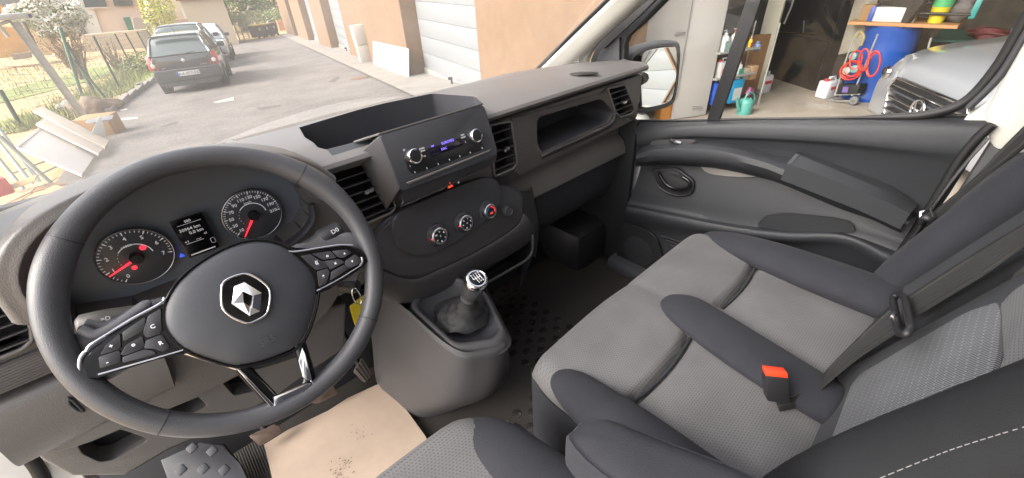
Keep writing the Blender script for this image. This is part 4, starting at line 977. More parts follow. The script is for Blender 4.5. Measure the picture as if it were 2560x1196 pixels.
strap('webbing', onX('2600,275 2500,375 2440,440 2345,520 2322,538', .74), onX('2640,300 2560,372 2480,432 2390,505 2335,560', .73), BELT, b2)
bolster('belt_tongue', [tuple(p) for p in onX('2300,560 2312,545 2325,548 2330,562', .725)], [.006, .012, .012, .006], PLK, b2, (1, .8))
tube('tongue_plate', onX('2300,562 2302,530 2325,520 2335,545', .722), .003, SATIN, b2, seg=6)
# ---------- driver seat
ds = root('driver_seat', (-.42, -.5, .1), 'driver seat cushion front edge in grey mesh with dark bolster and folded armrest', 'driver seat')
cushion('seat_cushion', -.66, -.185, -.68, -.172, .45, .06, lambda x, y: .012*(1-((x+.42)/.25)**2), FMESH, ds, lambda x, y: (-.42+(x+.42)*(1-.22*max(0, (y+.26)/.10)**2), y))
cushion('cushion_skirt', -.6595, -.1855, -.68, -.1725, .398, .004, lambda x, y: -.02, FDARK, ds, lambda x, y: (-.42+(x+.42)*(1-.22*max(0, (y+.26)/.10)**2), y), 10, 10, .24)
bolster('side_bolster', [(-.245, -.20, .415), (-.243, -.215, .425), (-.235, -.26, .43), (-.225, -.33, .435), (-.215, -.45, .44), (-.215, -.65, .44)], [.008, .03, .050, .056, .058, .058], FDARK, ds, (1, .62))
bolster('side_bolster', [(-.60, -.20, .415), (-.60, -.23, .43), (-.61, -.33, .435), (-.62, -.65, .44)], [.01, .04, .055, .058], FDARK, ds, (1, .62))
gridm('backrest', [[V3((x, -.70-.34*v-(.02 if abs(x+.42) < .2 else 0), .42+v)) for x in (-.68, -.62, -.42, -.22, -.16)] for v in (0, .25, .55, .62)], FDARK, ds, thick=.10, side=1)
ar = onZ('1418,1105 1432,1078 1462,1052 1515,1048 1640,1098 1900,1200 1950,1260 1700,1300 1500,1190', .60)
domed('armrest', closed(ar, 3), .014, FDARK, ds, V3((0, 0, 1)), side=.05)
stitches('stitching', [tuple(p) for p in onZ('1424,1112 1470,1125 1530,1160 1590,1200', .602)], ds, r=.0006, dash=.2, m=PLK)
# handbrake
hbk = root('handbrake', (-.15, -.35, .2), 'black handbrake lever rising between driver seat and bench', 'handbrake')
ha, hb_ = onZ('1275,1072', .40)[0], onZ('1470,1250', .33)[0]
dd = (hb_-ha).normalized()
tube('lever', [ha, ha+dd*.008, ha+dd*.03, ha+dd*.10, hb_], [.013, .0165, .017, .0155, .014], PLK, hbk, seg=20)
lathe('button', [(.0065, 0), (.0065, .012), (.004, .014), (0, .014)], ha, -dd, SATIN, hbk, seg=16)
# ================================================================== OUTSIDE
UP = V3((0, 0, 1)); BD = V3((math.sin(R(12.6)), math.cos(R(12.6)), 0)); BNo = V3((-BD.y, BD.x, 0))   # along the building; out of its face (to the road)
OUTK = .64
ASPH = mat('asphalt', (.235, .215, .195), .9, grain=.8, gs=60, var=.24, vs=1.1)
def speckle(m, scale, lo, hi):
    n = m.node_tree; b = n.nodes['Principled BSDF']; l = b.inputs['Base Color'].links[0].from_socket
    tc = n.nodes.new('ShaderNodeTexCoord'); t = n.nodes.new('ShaderNodeTexNoise'); t.inputs['Scale'].default_value = scale; t.inputs['Detail'].default_value = 4; n.links.new(tc.outputs['Object'], t.inputs[0])
    mr = n.nodes.new('ShaderNodeMapRange'); mr.inputs[1].default_value = .35; mr.inputs[2].default_value = .65; mr.inputs[3].default_value = lo; mr.inputs[4].default_value = hi; n.links.new(t.outputs[0], mr.inputs[0])
    v = n.nodes.new('ShaderNodeVectorMath'); v.operation = 'SCALE'; n.links.new(l, v.inputs[0]); n.links.new(mr.outputs[0], v.inputs['Scale']); n.links.new(v.outputs[0], b.inputs['Base Color'])
speckle(ASPH, 22, .82, 1.16)
CONC = mat('concrete', (.36, .33, .29), .85, grain=.4, gs=40, var=.14, vs=2.5)
STUC = mat('orange stucco', (.29, .18, .10), .9, grain=.5, gs=90, var=.09, vs=.7); speckle(STUC, 6, .95, 1.05)
DOORW = mat('white steel panels', (.34, .36, .37), .45, var=.03, vs=3)
GREENM = mat('green metal', (.03, .07, .05), .45, var=.1)
GALV = mat('galvanised steel', (.50, .50, .46), .5, metal=.2, var=.15, vs=9)
EARTH = mat('dry earth', (.62, .42, .20), .95, grain=.6, gs=25, var=.28, vs=.9)
BOARD = mat('white board', (.70, .66, .60), .5, var=.04)
CREAMW = mat('cream laminate', (.72, .66, .50), .5, var=.04)
CARD = mat('brown carton', (.46, .28, .13), .8, var=.1)
TYRE = mat('tyre rubber', (.015, .015, .016), .8); CGLASS = mat('car glass', (.10, .14, .14), .06, coat=1, spec=.8)
def ground_sheet(name, pts, up, m, kind='structure', res=0, parent=None):
    p = [V3((x, y, gz(x, y)+up)) for x, y in pts]
    o = mk(name, p, [tuple(range(len(p)))], m); return tag(o, kind=kind)
# big ground with gentle relief in the distance
gx = [-120, -60, -30, -12, -4, 0, 4, 12, 30, 70, 160]; gy = [-60, -30, -10, 0, 10, 20, 30, 40, 50, 60, 90, 150, 260]
vs = [(x, y, (gz(x, y) if y < 48 else gz(x, 48)-.012*(y-48))-.012) for y in gy for x in gx]; nx_ = len(gx)
fs = [(j*nx_+i, j*nx_+i+1, (j+1)*nx_+i+1, (j+1)*nx_+i) for j in range(len(gy)-1) for i in range(nx_-1)]
tag(mk('ground', vs, fs, EARTH), kind='structure')
kerb_line = [G1(*q) for q in T('385,205 275,283 268,310 240,385 200,445')]
ky0 = kerb_line[0]; road = [(-1.9, -9), (4.0-2.2, -9), (12.5, 43), (13.8, 47), (4.0, 47), (1.9, 27), (ky0.x, ky0.y), (kerb_line[1].x, kerb_line[1].y), (-1.25, 9), (-1.7, 6)]
ground_sheet('road', road, 0, ASPH)
s0 = V3((5.02, 9.12, 0))
def W(s, off=0, z=None):
    p = s0+BD*s+BNo*off; p.z = gz(p.x, p.y) if z is None else z; return p
def sof(px, py):       # run along the wall of a point seen at its foot
    return (G1(px, py)-s0).dot(BD)
ground_sheet('pavement', [(W(s, o).x, W(s, o).y) for s, o in ((-7, .8), (36, .7), (36, -.4), (-7, -.4))], .05, CONC)
# grass and golden stubble
def lawn(name, pts, m, up=.006): return ground_sheet(name, pts, up, m)
GRM = mat('grass green', (.26, .30, .08), .95, grain=.7, gs=30, var=.35, vs=2)
lawn('grass_strip', [(-6, 13.2), (-2.2, 12.6), (-1.9, 13.6), (-1.2, 15.4), (.2, 17.8), (1.2, 22), (2.3, 30), (1.8, 31), (.2, 24), (-1.0, 18.5), (-2.6, 15.2), (-6, 14.6)], GRM)
lawn('grass_strip', [(-14, 22), (-3.5, 19.5), (-.6, 24), (1.0, 31), (-1, 32), (-4, 24), (-14, 25)], GRM)
bm = bmesh.new()
for k in range(5200):
    if k < 3600:
        t = random.random(); y = 12.5+17*t**1.3; xc = -1.6+(y-12.5)*.20+random.gauss(-.35, .45)
        if xc > -1.0+(y-13)*.23: xc -= .9
    else: y = random.uniform(18, 42); xc = -4+(y-18)*.1+random.gauss(-3, 3)
    h = random.uniform(.05, .22)*(1.4 if k < 3600 else 1.7); a = random.uniform(0, 6.28); b = V3((xc, y, gz(xc, y)))
    sd = V3((math.cos(a), math.sin(a), 0))*.014; tp = b+V3((random.gauss(0, .06), random.gauss(0, .06), h))
    bm.faces.new([bm.verts.new(v) for v in (b-sd, b+sd, tp)])
GRB = mat('weed blades', (.30, .32, .11), .9, var=.5, vs=.8)
tag(from_bm('grass', bm, GRB), 'tufts of dry weeds along the fence line', 'grass', kind='stuff')
kb = [V3((p.x, p.y, p.z+.05)) for p in kerb_line]
bm = bmesh.new()
for a, b in zip(kb[:2], kb[1:2]):
    d = (b-a).normalized(); L = (b-a).length; n_ = int(L/1.0)
    for i in range(n_):
        c = a+d*(i+.5)*L/n_; bm_box(bm, c, (.14, L/n_-.012, .16), basis(V3((d.y, -d.x, 0)).normalized(), V3((d.x, d.y, 0)).normalized(), UP), .015)
tag(from_bm('kerb', bm, CONC), 'low pale concrete kerb between the road and the weedy verge', 'kerb', kind='structure')
# painted bay marks, drains
WPT = mat('worn road paint', (.60, .58, .54), .8, var=.25, vs=12)
for q in ('533,256 584,243 584,251 540,258', '302,296 345,293 345,297 303,301', '562,186 590,180 588,185 566,189', '560,150 588,146 588,149 562,153', '300,275 318,271 318,275 302,278'):
    p = onG(q, .004); tag(mk('road_marking', p, [(0, 1, 2, 3)], WPT), kind='structure')
for q in ('398,318 432,306 447,304 440,311 412,318', '820,205 845,190 850,196 835,207', '640,270 700,262 705,266 650,276'):
    tag(mk('oil_stain', onG(q, .003), [tuple(range(len(T(q))))], mat('stain', (.13, .115, .10), .8, var=.3, vs=6)), kind='structure')
RUST = mat('rusty iron cover', (.22, .13, .09), .7, var=.3, vs=12)
for q, m, l in (('876,196 890,191 922,190 922,194 895,199 876,200', RUST, 'rusty iron drain cover in the road opposite the leaning white panel'), ('909,168 935,167 945,171 920,173', RUST, 'small drain cover at the wall foot, upper of the pair'), ('932,178 958,176 970,181 943,184', RUST, 'small drain cover at the wall foot, lower of the pair')):
    tag(slab('drain_cover', onG(q, .012), .01, m, None, n=(0, SLOPE, 1), bev=.002), l, 'drain cover')
# ---------- the orange garage building
bld = root('garage_building', W(5), 'long orange stucco building with deep piers and white garage doors', 'building')
H = 5.2
def wallbox(s_a, s_b, o_a, o_b, z0=-1.2, z1=H):
    bm = bmesh.new(); a = [W(s_a, o_a), W(s_b, o_a), W(s_b, o_b), W(s_a, o_b)]
    lo = [bm.verts.new((p.x, p.y, -4.2)) for p in a]; hi = [bm.verts.new((p.x, p.y, z1)) for p in a]
    bm.faces.new(hi); bm.faces.new(lo[::-1])
    for i in range(4): bm.faces.new((lo[i], lo[(i+1) % 4], hi[(i+1) % 4], hi[i]))
    return bm
s_end = 36.5
D1 = (-3.95, -.02); D2 = (sof(882, 139)-.05, sof(843, 122)+.05); D3 = (sof(808, 112), sof(787, 102)); D4 = (sof(764, 93), sof(752, 90))
segs = [(-21, -19.5), (-14.9, -14.1), (-7.15, D1[0]), (D1[1]+.02, D2[0]), (D2[1], D3[0]), (D3[1], D4[0]), (D4[1], s_end)]
for a, b in segs: from_bm('wall', wallbox(a, b, 0, -.45), STUC, bld)
def secdoor(name, a, b, off, rows, m=DOORW):
    r_ = bld; zb = gz(*(W((a+b)/2, off).xy))
    fr = slab(name, [W(a, off-.06, -4), W(b, off-.06, -4), W(b, off-.06, 4), W(a, off-.06, 4)], .02, DOORW, bld, n=BNo, bev=0)
    ph = .36
    for k in range(rows):
        z0 = zb+.07+k*ph; pts = [W(a+.03, off, z0+.003), W(b-.03, off, z0+.003), W(b-.03, off, z0+ph-.003), W(a+.03, off, z0+ph-.003)]
        q = slab('door_panel', pts, .04, m, fr, n=BNo, bev=.005)
    slab('door_sill', [W(a, off+.03, zb+.07), W(b, off+.03, zb+.07), W(b, off+.03, zb-.05), W(a, off+.03, zb-.05)], .05, GALV, fr, n=BNo, bev=.004)
secdoor('garage_door', -19.4, -15.0, -.36, 9); secdoor('garage_door', *D1, -.36, 11); secdoor('garage_door', *D2, -.36, 11); secdoor('garage_door', *D3, -.36, 9)
slab('narrow_door', [W(D4[0], -.3, -3), W(D4[1], -.3, -3), W(D4[1], -.3, 2), W(D4[0], -.3, 2)], .03, mat('blue grey door', (.12, .17, .2), .4), bld, n=BNo)
# door stop posts
for (q, l) in (((1131, 216), 'short dark door lock post standing before the nearest garage door'), ((868, 131), 'small door lock post before the second garage door')):
    b = G1(*q); r_ = root('lock_post', b, l, 'post')
    tube('post', [b, b+UP*.17], .022, PLK, r_, seg=10); box('latch', b+UP*.16-BNo*-.03, (.09, .06, .05), PLK, r_, rot=rz(-R(12)), bev=.01)
# leaning panel, cabinet
wp = [G1(933, 166), G1(1021, 199)]
w3 = [wp[0], wp[1], wp[1]+UP*.80-BNo*.18, wp[0]+UP*.98-BNo*.18]
w3[2] = onpl(1020, 122, BNo, BNo.dot(wp[1])-.15); w3[3] = onpl(932, 103, BNo, BNo.dot(wp[0])-.15)
tag(slab('leaning_panel', w3, .025, BOARD, None, bev=.003), 'large plain white board leaning against the orange wall', 'board')
cb = root('cabinet', G1(906, 157), 'narrow worn white cupboard standing on its end by the orange wall', 'cabinet')
ca, cb_ = G1(903, 157), G1(929, 156); cd = (cb_-ca); cd.z = 0
fa_, fb_ = G1(901, 153), G1(913, 158)
pts = [G1(903, 156), G1(917, 159), G1(930, 155)]
bm = bmesh.new(); base = G1(915, 158); bm_box(bm, base+UP*.56-BNo*.02, (.42, .36, 1.12), rz(-R(12.6)) @ Matrix.Rotation(R(-4), 3, 'Y'), .01)
from_bm('carcass', bm, CREAMW, cb, 30)
for zz in (.30, .82): box('door', base+UP*zz+BNo*.02-BD*.20-V3((.0, .0, 0)), (.36, .02, .48), BOARD, cb, rot=rz(-R(12.6)) @ Matrix.Rotation(R(-4), 3, 'Y'), bev=.004)
# ---------- cars
def car(name, pos, ang, L, Wd, Ht, paint, label, style='hatch', grp=None):
    f = V3((math.sin(R(ang)), math.cos(R(ang)), 0)); r_ = V3((f.y, -f.x, 0)); pos = V3(pos)
    sl = V3((0, 0, -SLOPE*f.y)); f3 = (f+sl).normalized(); up = V3((0, SLOPE, 1)).normalized()
    P = lambda s, x, z: pos+f3*s+r_*x+up*z
    c = root(name, pos, label, 'car', grp)
    h = Wd/2
    if style == 'hatch': st = [(-.50, .60, .90, .84), (-.495, .62, .93, .90), (-.47, .64, .96, .96), (-.40, .66, .99, 1), (-.2, .655, 1, 1), (.05, .64, 1, 1), (.2, .63, .99, 1), (.28, .62, .98, 1), (.40, .57, .96, .98), (.47, .50, .92, .92), (.495, .44, .85, .80), (.50, .38, .80, .70)]
    else: st = [(-.50, .60, .92, .86), (-.47, .62, .97, .97), (-.3, .62, 1, 1), (0, .61, 1, 1), (.2, .60, 1, 1), (.3, .585, .99, 1), (.42, .55, .96, .98), (.47, .50, .93, .93), (.493, .45, .88, .85), (.50, .34, .84, .75)]
    rows = []
    for t, zb, w1, w2 in st:
        zb *= Ht; w_ = h*w1; pr = [(0, .19), (w_*.80, .19), (w_*.94, .24), (w_*1.0, .40), (w_*1.0, .55*zb/.9), (w_*.985, zb*.80), (w_*.95, zb-.05), (w_*.88, zb), (w_*.5, zb+.018), (0, zb+.024)]
        ring = [P(t*L, x, z) for x, z in pr]+[P(t*L, -x, z) for x, z in pr[-2:0:-1]]
        rows.append(ring)
    o = gridm('body', rows, paint, c, ku=1, kv=3, smooth=50, closeu=True)
    mk('body_end', rows[0]+rows[-1], [tuple(range(len(rows[0])))[::-1], tuple(range(len(rows[0]), 2*len(rows[0])))], paint, c, 40)
    # cabin
    cs_ = [(-.485, .66, .86), (-.445, .82, .80), (-.40, .96, .75), (-.34, .985, .73), (-.1, 1.0, .73), (.07, .985, .73), (.12, .93, .75), (.19, .80, .80), (.27, .64, .86)] if style == 'hatch' else [(-.47, .63, .88), (-.44, .85, .82), (-.40, .97, .78), (-.2, 1, .76), (.03, .985, .76), (.1, .90, .78), (.2, .72, .84), (.29, .60, .88)]
    rows = []; roof = []
    for t, zr, wr_ in cs_:
        zb = .60*Ht; zr *= Ht; k = min(1, max(.02, (zr-zb)/(.38*Ht))); wt = h*(.90-.20*k)
        pr = [(h*.90, zb-.02), (h*.90-(h*.90-wt)*.6, zb+(zr-zb)*.6), (wt, zr-.05*k), (wt-.05, zr-.012*k), (wt*.5, zr+.008), (0, zr+.012)]
        rows.append([P(t*L, x, z) for x, z in pr]+[P(t*L, -x, z) for x, z in pr[-2::-1]])
    gridm('windows', rows, CGLASS, c, ku=1, kv=3, smooth=50)
    rr = [[p+up*.012 for p in r2[2:-2]] for r2 in rows[2:7]]
    gridm('roof', rr, paint, c, ku=2, kv=3, thick=.01, smooth=60)
    tube('roof_edge', spl([rows[2][k_]+up*.006 for k_ in range(2, 9)], 2), .028, paint, c, seg=6)
    for k_ in (0, 1, 2):
        pass
    for sgn in (0, 1):
        idx = (lambda k_: k_) if sgn == 0 else (lambda k_: len(rows[0])-1-k_)
        for col_ in (2, len(rows)//2, len(rows)-3):
            tube('pillar', spl([rows[col_][idx(k_)] for k_ in range(3)], 2), .035 if col_ != len(rows)//2 else .025, paint, c, seg=6)
        tube('pillar', spl([rows[j][idx(2)] for j in range(len(rows)-3, len(rows))], 2), .035, paint, c, seg=6)
        tube('pillar', spl([rows[j][idx(2)] for j in range(0, 3)], 2), .045, paint, c, seg=6)
        tube('belt_line', spl([rows[j][idx(0)]+up*.01 for j in range(0, len(rows))], 2), .022, paint, c, seg=6)
    for sx_ in (-1, 1):
        for sl_ in (-.31, .31):
            cc_ = P(sl_*L, sx_*(h-.09), .30)
            lathe('wheel', [(0, -.09), (.20, -.09), (.29, -.085), (.30, -.05), (.30, .05), (.29, .085), (.22, .09), (.19, .07), (.05, .06), (0, .07)], cc_, r_*sx_, TYRE, c, seg=24)
            lathe('rim', [(.19, .075), (.185, .085), (.05, .09), (0, .09)], cc_, r_*sx_, SATIN, c, seg=20)
            lathe('wheel_arch', [(.335, -.02), (.345, .105), (.31, .11), (.30, .0)], cc_, r_*sx_, PLK, c, seg=24)
        mm = P(.17*L, sx_*(h+.06), .70*Ht); box('wing_mirror', mm, (.20, .10, .14), PLK, c, rot=basis(r_, f, UP), bev=.03)
        tube('door_line', [P(.02*L, sx_*(h+.003), .28), P(.02*L, sx_*(h*.99), .62*Ht)], .004, PLK, c, seg=5)
        box('door_handle', P(-.07*L, sx_*(h+.005), .56*Ht), (.02, .16, .03), paint, c, rot=basis(r_, f, UP), bev=.006)
    return c, P, f3, r_, up
DKP = mat('dark grey car paint', (.035, .04, .045), .25, coat=1, var=.1)
MGP = mat('mid grey car paint', (.13, .145, .16), .25, coat=1); WHP = mat('silver white car paint', (.55, .57, .6), .25, coat=1)
REDG = mat('tail lamp red', (.55, .02, .015), .15, coat=1); LAMP = mat('clear lamp', (.75, .72, .68), .1, coat=1)
cpos = (G1(417, 235)+G1(561, 210))/2; ang = 13
hc = V3((math.sin(R(ang)), math.cos(R(ang)), 0)); cpos = cpos+hc*(.31*3.8+.02)+V3((.07, 0, 0)); cpos.z = gz(cpos.x, cpos.y)
c, P, f3, r_, up = car('parked_hatchback', cpos, ang, 3.8, 1.56, 1.42, DKP, 'dark grey hatchback parked nearest, showing red tail lights and number plate', 'hatch', 'cars parked along the verge')
bk_ = -f3
# rear details
def rearpt(x, z, out=0): return P(-1.90-out, x, z)
slab('bumper', [rearpt(x, z, .06) for x, z in ((-.74, .30), (.74, .30), (.77, .50), (.74, .60), (-.74, .60), (-.77, .50))], .25, mat('bumper plastic', (.04, .045, .05), .4), c, n=bk_, bev=.05, seg=3)
slab('bumper_strip', [rearpt(x, z, .075) for x, z in ((-.72, .575), (.72, .575), (.70, .61), (-.70, .61))], .05, mat('bumper top', (.12, .13, .14), .3), c, n=bk_, bev=.012)
slab('tailgate', roundp([rearpt(x, z, .015) for x, z in ((-.60, .60), (.60, .60), (.66, .92), (-.66, .92))], .05), .10, DKP, c, n=bk_, bev=.02)
for sg in (-1, 1):
    q = [rearpt(sg*.785, .62, -.02), rearpt(sg*.54, .62, .02), rearpt(sg*.58, .74, .02), rearpt(sg*.67, .92, .0), rearpt(sg*.76, .97, -.06), rearpt(sg*.79, .80, -.05)]
    tl_ = slab('tail_light', q, .12, REDG, c, n=bk_, bev=.02)
    lathe('lamp_lens', [(.055, 0), (.05, .02), (0, .03)], rearpt(sg*.68, .73, .0), bk_, LAMP, tl_, seg=16)
pl_ = slab('number_plate', [rearpt(x, z, .075) for x, z in ((-.26, .43), (.26, .43), (.26, .54), (-.26, .54))], .012, mat('plate white', (.72, .72, .70), .4), c, n=bk_, bev=.003)
slab('plate_band', [rearpt(x, z, .077) for x, z in ((-.26, .43), (-.21, .43), (-.21, .54), (-.26, .54))], .004, mat('plate blue', (.05, .10, .45), .4), pl_, n=bk_, bev=0)
text('plate_text', 'AX-877-FZ', rearpt(.02, .483, .078), r_, UP, .10, PLK, pl_)
lathe('badge', [(.055, 0), (.05, .012), (.02, .014), (0, .014)], rearpt(0, .80, .016), bk_, CHROME, c, seg=4)
tube('rear_wiper', [rearpt(0, .93, .03), rearpt(.34, .985, -.02)], .010, PLK, c, seg=6)
tube('aerial', [P(-1.3, .02, 1.42), P(-1.42, .02, 1.62)], .006, PLK, c, seg=5)
text('badge_text', 'CAMPUS', rearpt(.42, .655, .018), r_, UP, .045, SATIN, c); text('badge_text', 'CLIO', rearpt(-.48, .655, .018), r_, UP, .045, SATIN, c)
slab('spoiler', [P(-1.72, x, z) for x, z in ((-.50, 1.36), (.50, 1.36), (.54, 1.40), (-.54, 1.40))], .10, DKP, c, n=bk_, bev=.012)
p2 = V3((1.95, 20.4, 0))+V3((.45, 1.2, 0)); p2.z = gz(p2.x, p2.y)
c2, P2_, *_ = car('parked_people_carrier', p2, 13, 4.2, 1.8, 1.62, MGP, 'taller grey car parked directly in front of the dark hatchback', 'mpv', 'cars parked along the verge')
b3 = G1(575, 147); p3 = V3((b3.x-.55, b3.y+.6, 0)); p3.z = gz(p3.x, p3.y)
c3, P3_, f3c, r3, up3 = car('parked_silver_car', p3, 193, 4.0, 1.75, 1.5, WHP, 'silver white car facing this way behind the two grey ones', 'mpv', 'cars parked along the verge')
for sg in (-1, 1): slab('headlight', [P3_(1.98, sg*.80, .62), P3_(1.99, sg*.50, .60), P3_(1.96, sg*.50, .74), P3_(1.88, sg*.80, .78)], .1, LAMP, c3, n=f3c, bev=.01)
slab('grille', [P3_(2.02, x, z) for x, z in ((-.45, .35), (.45, .35), (.45, .55), (-.45, .55))], .05, PLK, c3, n=f3c)
# ---------- bins
bmat = mat('bin grey', (.06, .065, .07), .5); lid_y = mat('bin lid yellow', (.60, .50, .04), .45); lid_p = mat('bin lid maroon', (.22, .09, .10), .45)
b0_, b1_ = G1(638, 98), G1(692, 89)
for k in range(3):
    b = b0_.lerp(b1_, (k+.5)/3); r_b = root('wheelie_bin', b, ['grey wheelie bin with yellow lid, leftmost of the row by the green gate', 'grey wheelie bin with yellow lid, middle of the row by the green gate', 'grey wheelie bin with maroon lid at the end of the row'][k], 'bin', 'bins by the green gate')
    d = (b1_-b0_); d.z = 0; wd = d.length/3*.94; d.normalize(); rot_ = basis(d, V3((-d.y, d.x, 0)), UP)
    bm = bmesh.new(); bm_box(bm, b+UP*.50, (wd, .7, .86), rot_, .03)
    for v in bm.verts:
        if v.co.z < b.z+.5: v.co += (b+UP*.5-v.co)*.09
    from_bm('bin_body', bm, bmat, r_b, 30); box('bin_lid', b+UP*.98, (wd*1.05, .76, .10), lid_y if k < 2 else lid_p, r_b, rot=rot_, bev=.03)
    for sg in (-1, 1): lathe('wheel', [(.09, -.03), (.09, .03), (0, .03)], b+d*sg*wd*.35-V3((-d.y, d.x, 0))*.3+UP*.09, d, TYRE, r_b, seg=12)
    lathe('label_disc', [(.13, 0), (.13, .004), (0, .004)], b+UP*.68-V3((-d.y, d.x, 0))*.345, V3((d.y, -d.x, 0)), mat('pale sticker', (.5, .5, .48), .5), r_b, seg=12)
# ---------- fence on the left
posts = [((304, 231), (233, 90)), ((337, 183), (287, 85)), ((363, 173), (313, 83)), ((385, 160), (342, 79)), ((396, 128), (366, 74)), ((404, 108), (374, 57)), ((271, 254), (185, 150)), ((54, 319), (0, 225))]
lab = ['green fence post nearest the dark hatchback, on the weedy verge', 'second green fence post back along the verge', 'third green fence post along the verge', 'fourth green fence post, beside the hatchback roof', 'fifth thin fence post just left of the parked cars', 'sixth thin fence post seen above the parked cars', 'green fence post tilted behind the dirt mound', 'thick green post rising at the left edge above the boards']
tops = []
for i, (b, t) in enumerate(posts):
    pb = G1(*b); d = V3((pb.x-CAM.x, pb.y-CAM.y, 0)); pt = onpl(t[0], t[1], d, d.dot(pb)); tops.append((pb, pt))
    o = tube('fence_post', [pb-UP*.05, pt], .030 if i != 7 else .04, GREENM, None, seg=8); tag(o, lab[i], 'fence post', 'green fence posts')
for b, t, l in (((210, 256), (150, 69), 'bright green slanted brace post crossing the fence line'), ((242, 242), (165, 105), 'dark green brace post leaning behind the bright one')):
    pb = G1(*b); d = V3((pb.x-CAM.x, pb.y-CAM.y, 0)); pt = onpl(t[0], t[1], d, d.dot(pb)); tag(tube('brace_post', [pb, pt], .04, GREENM if 'dark' in l else mat('bright green', (.05, .15, .09), .4), None, seg=8), l, 'fence post')
pb = G1(127, 185); pb = V3((-2.2, 18.5, 0)); pb.z = gz(-2.2, 18.5); d = V3((pb.x-CAM.x, pb.y-CAM.y, 0)); a_, b_ = onpl(127, 185, d, d.dot(pb)), onpl(58, 54, d, d.dot(pb))
tag(tube('brace_post', [a_+(a_-b_)*.25, b_], .035, mat('brown post', (.14, .10, .06), .7), None), 'slim brown post behind the thick steel column', 'post')
# wire mesh between posts
fl_ = sorted(tops[:6]+[tops[6]], key=lambda q: q[0].y); bm = bmesh.new()
ext = [(V3((-1.9, 12.6, gz(0, 12.6))), V3((-1.9, 12.6, gz(0, 12.6)+1.45)))]+fl_
for (a0_, a1_), (c0_, c1_) in zip(ext, ext[1:]):
    for k in range(9): bm_tube(bm, [a0_.lerp(a1_, (k+.5)/9), c0_.lerp(c1_, (k+.5)/9)], .004, 4)
    n_ = max(2, int((c0_-a0_).length/.3))
    for k in range(n_): bm_tube(bm, [a0_.lerp(c0_, k/n_), a1_.lerp(c1_, k/n_)], .003, 4)
tag(from_bm('wire_mesh', bm, GREENM), 'thin green wire mesh strung between the fence posts', 'fence mesh', kind='stuff')
# steel column with arm
pb = G1(215, 300); d = V3((pb.x-CAM.x, pb.y-CAM.y, 0)); pt = onpl(36, 55, d, d.dot(pb)); ax_ = (pt-pb).normalized()
stc = root('steel_column', pb, 'thick galvanised steel column with a cross arm on top, leaning in the verge', 'column')
sdv = V3((d.y, -d.x, 0)).normalized(); dn = d.normalized()
bm = bmesh.new(); Lc = (pt-pb).length
for off_ in (-.065, .065): bm_box(bm, pb+ax_*Lc/2+sdv*off_, (.015, .12, Lc), basis(sdv, ax_.cross(sdv).normalized(), ax_))
bm_box(bm, pb+ax_*Lc/2, (.12, .02, Lc), basis(sdv, ax_.cross(sdv).normalized(), ax_)); from_bm('column', bm, GALV, stc)
box('cross_arm', onpl(25, 42, d, d.dot(pb)), (.50, .25, .10), GALV, stc, rot=basis(sdv, dn, UP), bev=.02)
tube('cross_arm', [onpl(-40, 72, d, d.dot(pb)), onpl(28, 52, d, d.dot(pb))], .03, GALV, stc); box('bracket', onpl(66, 40, d, d.dot(pb)), (.16, .12, .08), mat('dark bracket', (.10, .11, .16), .3, metal=.6), stc, bev=.02)
tube('hanging_strut', [onpl(-5, 62, d, d.dot(pb)), onpl(22, 94, d, d.dot(pb))], .03, GALV, stc)
# mound and stones
def blob(name, c, s, m, label, cat, sd_=3, kind=None, sub=4, amp=.25):
    bm = bmesh.new(); bmesh.ops.create_icosphere(bm, subdivisions=sub, radius=1); rnd = random.Random(sd_); ph = [rnd.uniform(0, 6) for _ in range(6)]
    for v in bm.verts:
        p = v.co; k = 1+amp*(math.sin(p.x*3+ph[0])*math.sin(p.y*3.4+ph[1])+.5*math.sin(p.z*7+ph[2]+p.x*5)+.35*math.sin(p.y*13+ph[3])*math.sin(p.x*11+ph[4])); v.co = V3((p.x*s[0], p.y*s[1], p.z*s[2]))*k+V3(c)
    return tag(from_bm(name, bm, m, None, 180), label, cat, kind=kind)
m0 = G1(245, 282); blob('dirt_mound', m0+UP*.05, (.42, .5, .30), mat('brown dirt', (.24, .17, .11), .95, grain=.8, gs=40, var=.3, vs=6), 'low brown mound of dirt and roots beside the steel column', 'dirt mound')
m1 = G1(235, 268); blob('rock', m1+V3((-.45, .2, .05)), (.22, .25, .16), CONC, 'small pale stone on the verge behind the dirt mound', 'rock', 8, sub=3)
# boards and planks
def lean(name, q, ups, th, m, label, cat):
    pts = [onpl(a, b, (0, SLOPE, 1), G0+u) for (a, b), u in zip(T(q), ups)]
    n = newell(pts); n = n if n.z > 0 else -n
    return tag(slab(name, pts, th, m, None, n=n, bev=.004), label, cat)
bdr = root('cupboard_door', G1(150, 380), 'big white cupboard door lying tilted on the verge at the end of the planks', 'board')
q = [onpl(a, b, (0, SLOPE, 1), G0+u) for (a, b), u in zip(T('38,366 106,320 241,384 205,437'), (.42, .42, .06, .06))]; n = newell(q); n = n if n.z > 0 else -n
slab('leaf', q, .03, BOARD, bdr, n=n, bev=.004)
q2 = [onpl(a, b, n, n.dot(q[0])+.004) for a, b in T('84,343 110,324 190,358 188,393')]; slab('cream_panel', q2, .004, CREAMW, bdr, n=n, bev=0)
q3 = [onpl(a, b, n, n.dot(q[0])+.012) for a, b in T('37,364 100,316 108,320 46,368')]; slab('edge_strip', q3, .02, BOARD, bdr, n=n)
lean('plank', '82,277 104,265 273,352 262,369', (.55, .55, .10, .10), .03, mat('pale plank', (.58, .50, .40), .6, var=.06), 'longer pale plank, the far one of the two laid over the cupboard door', 'plank')
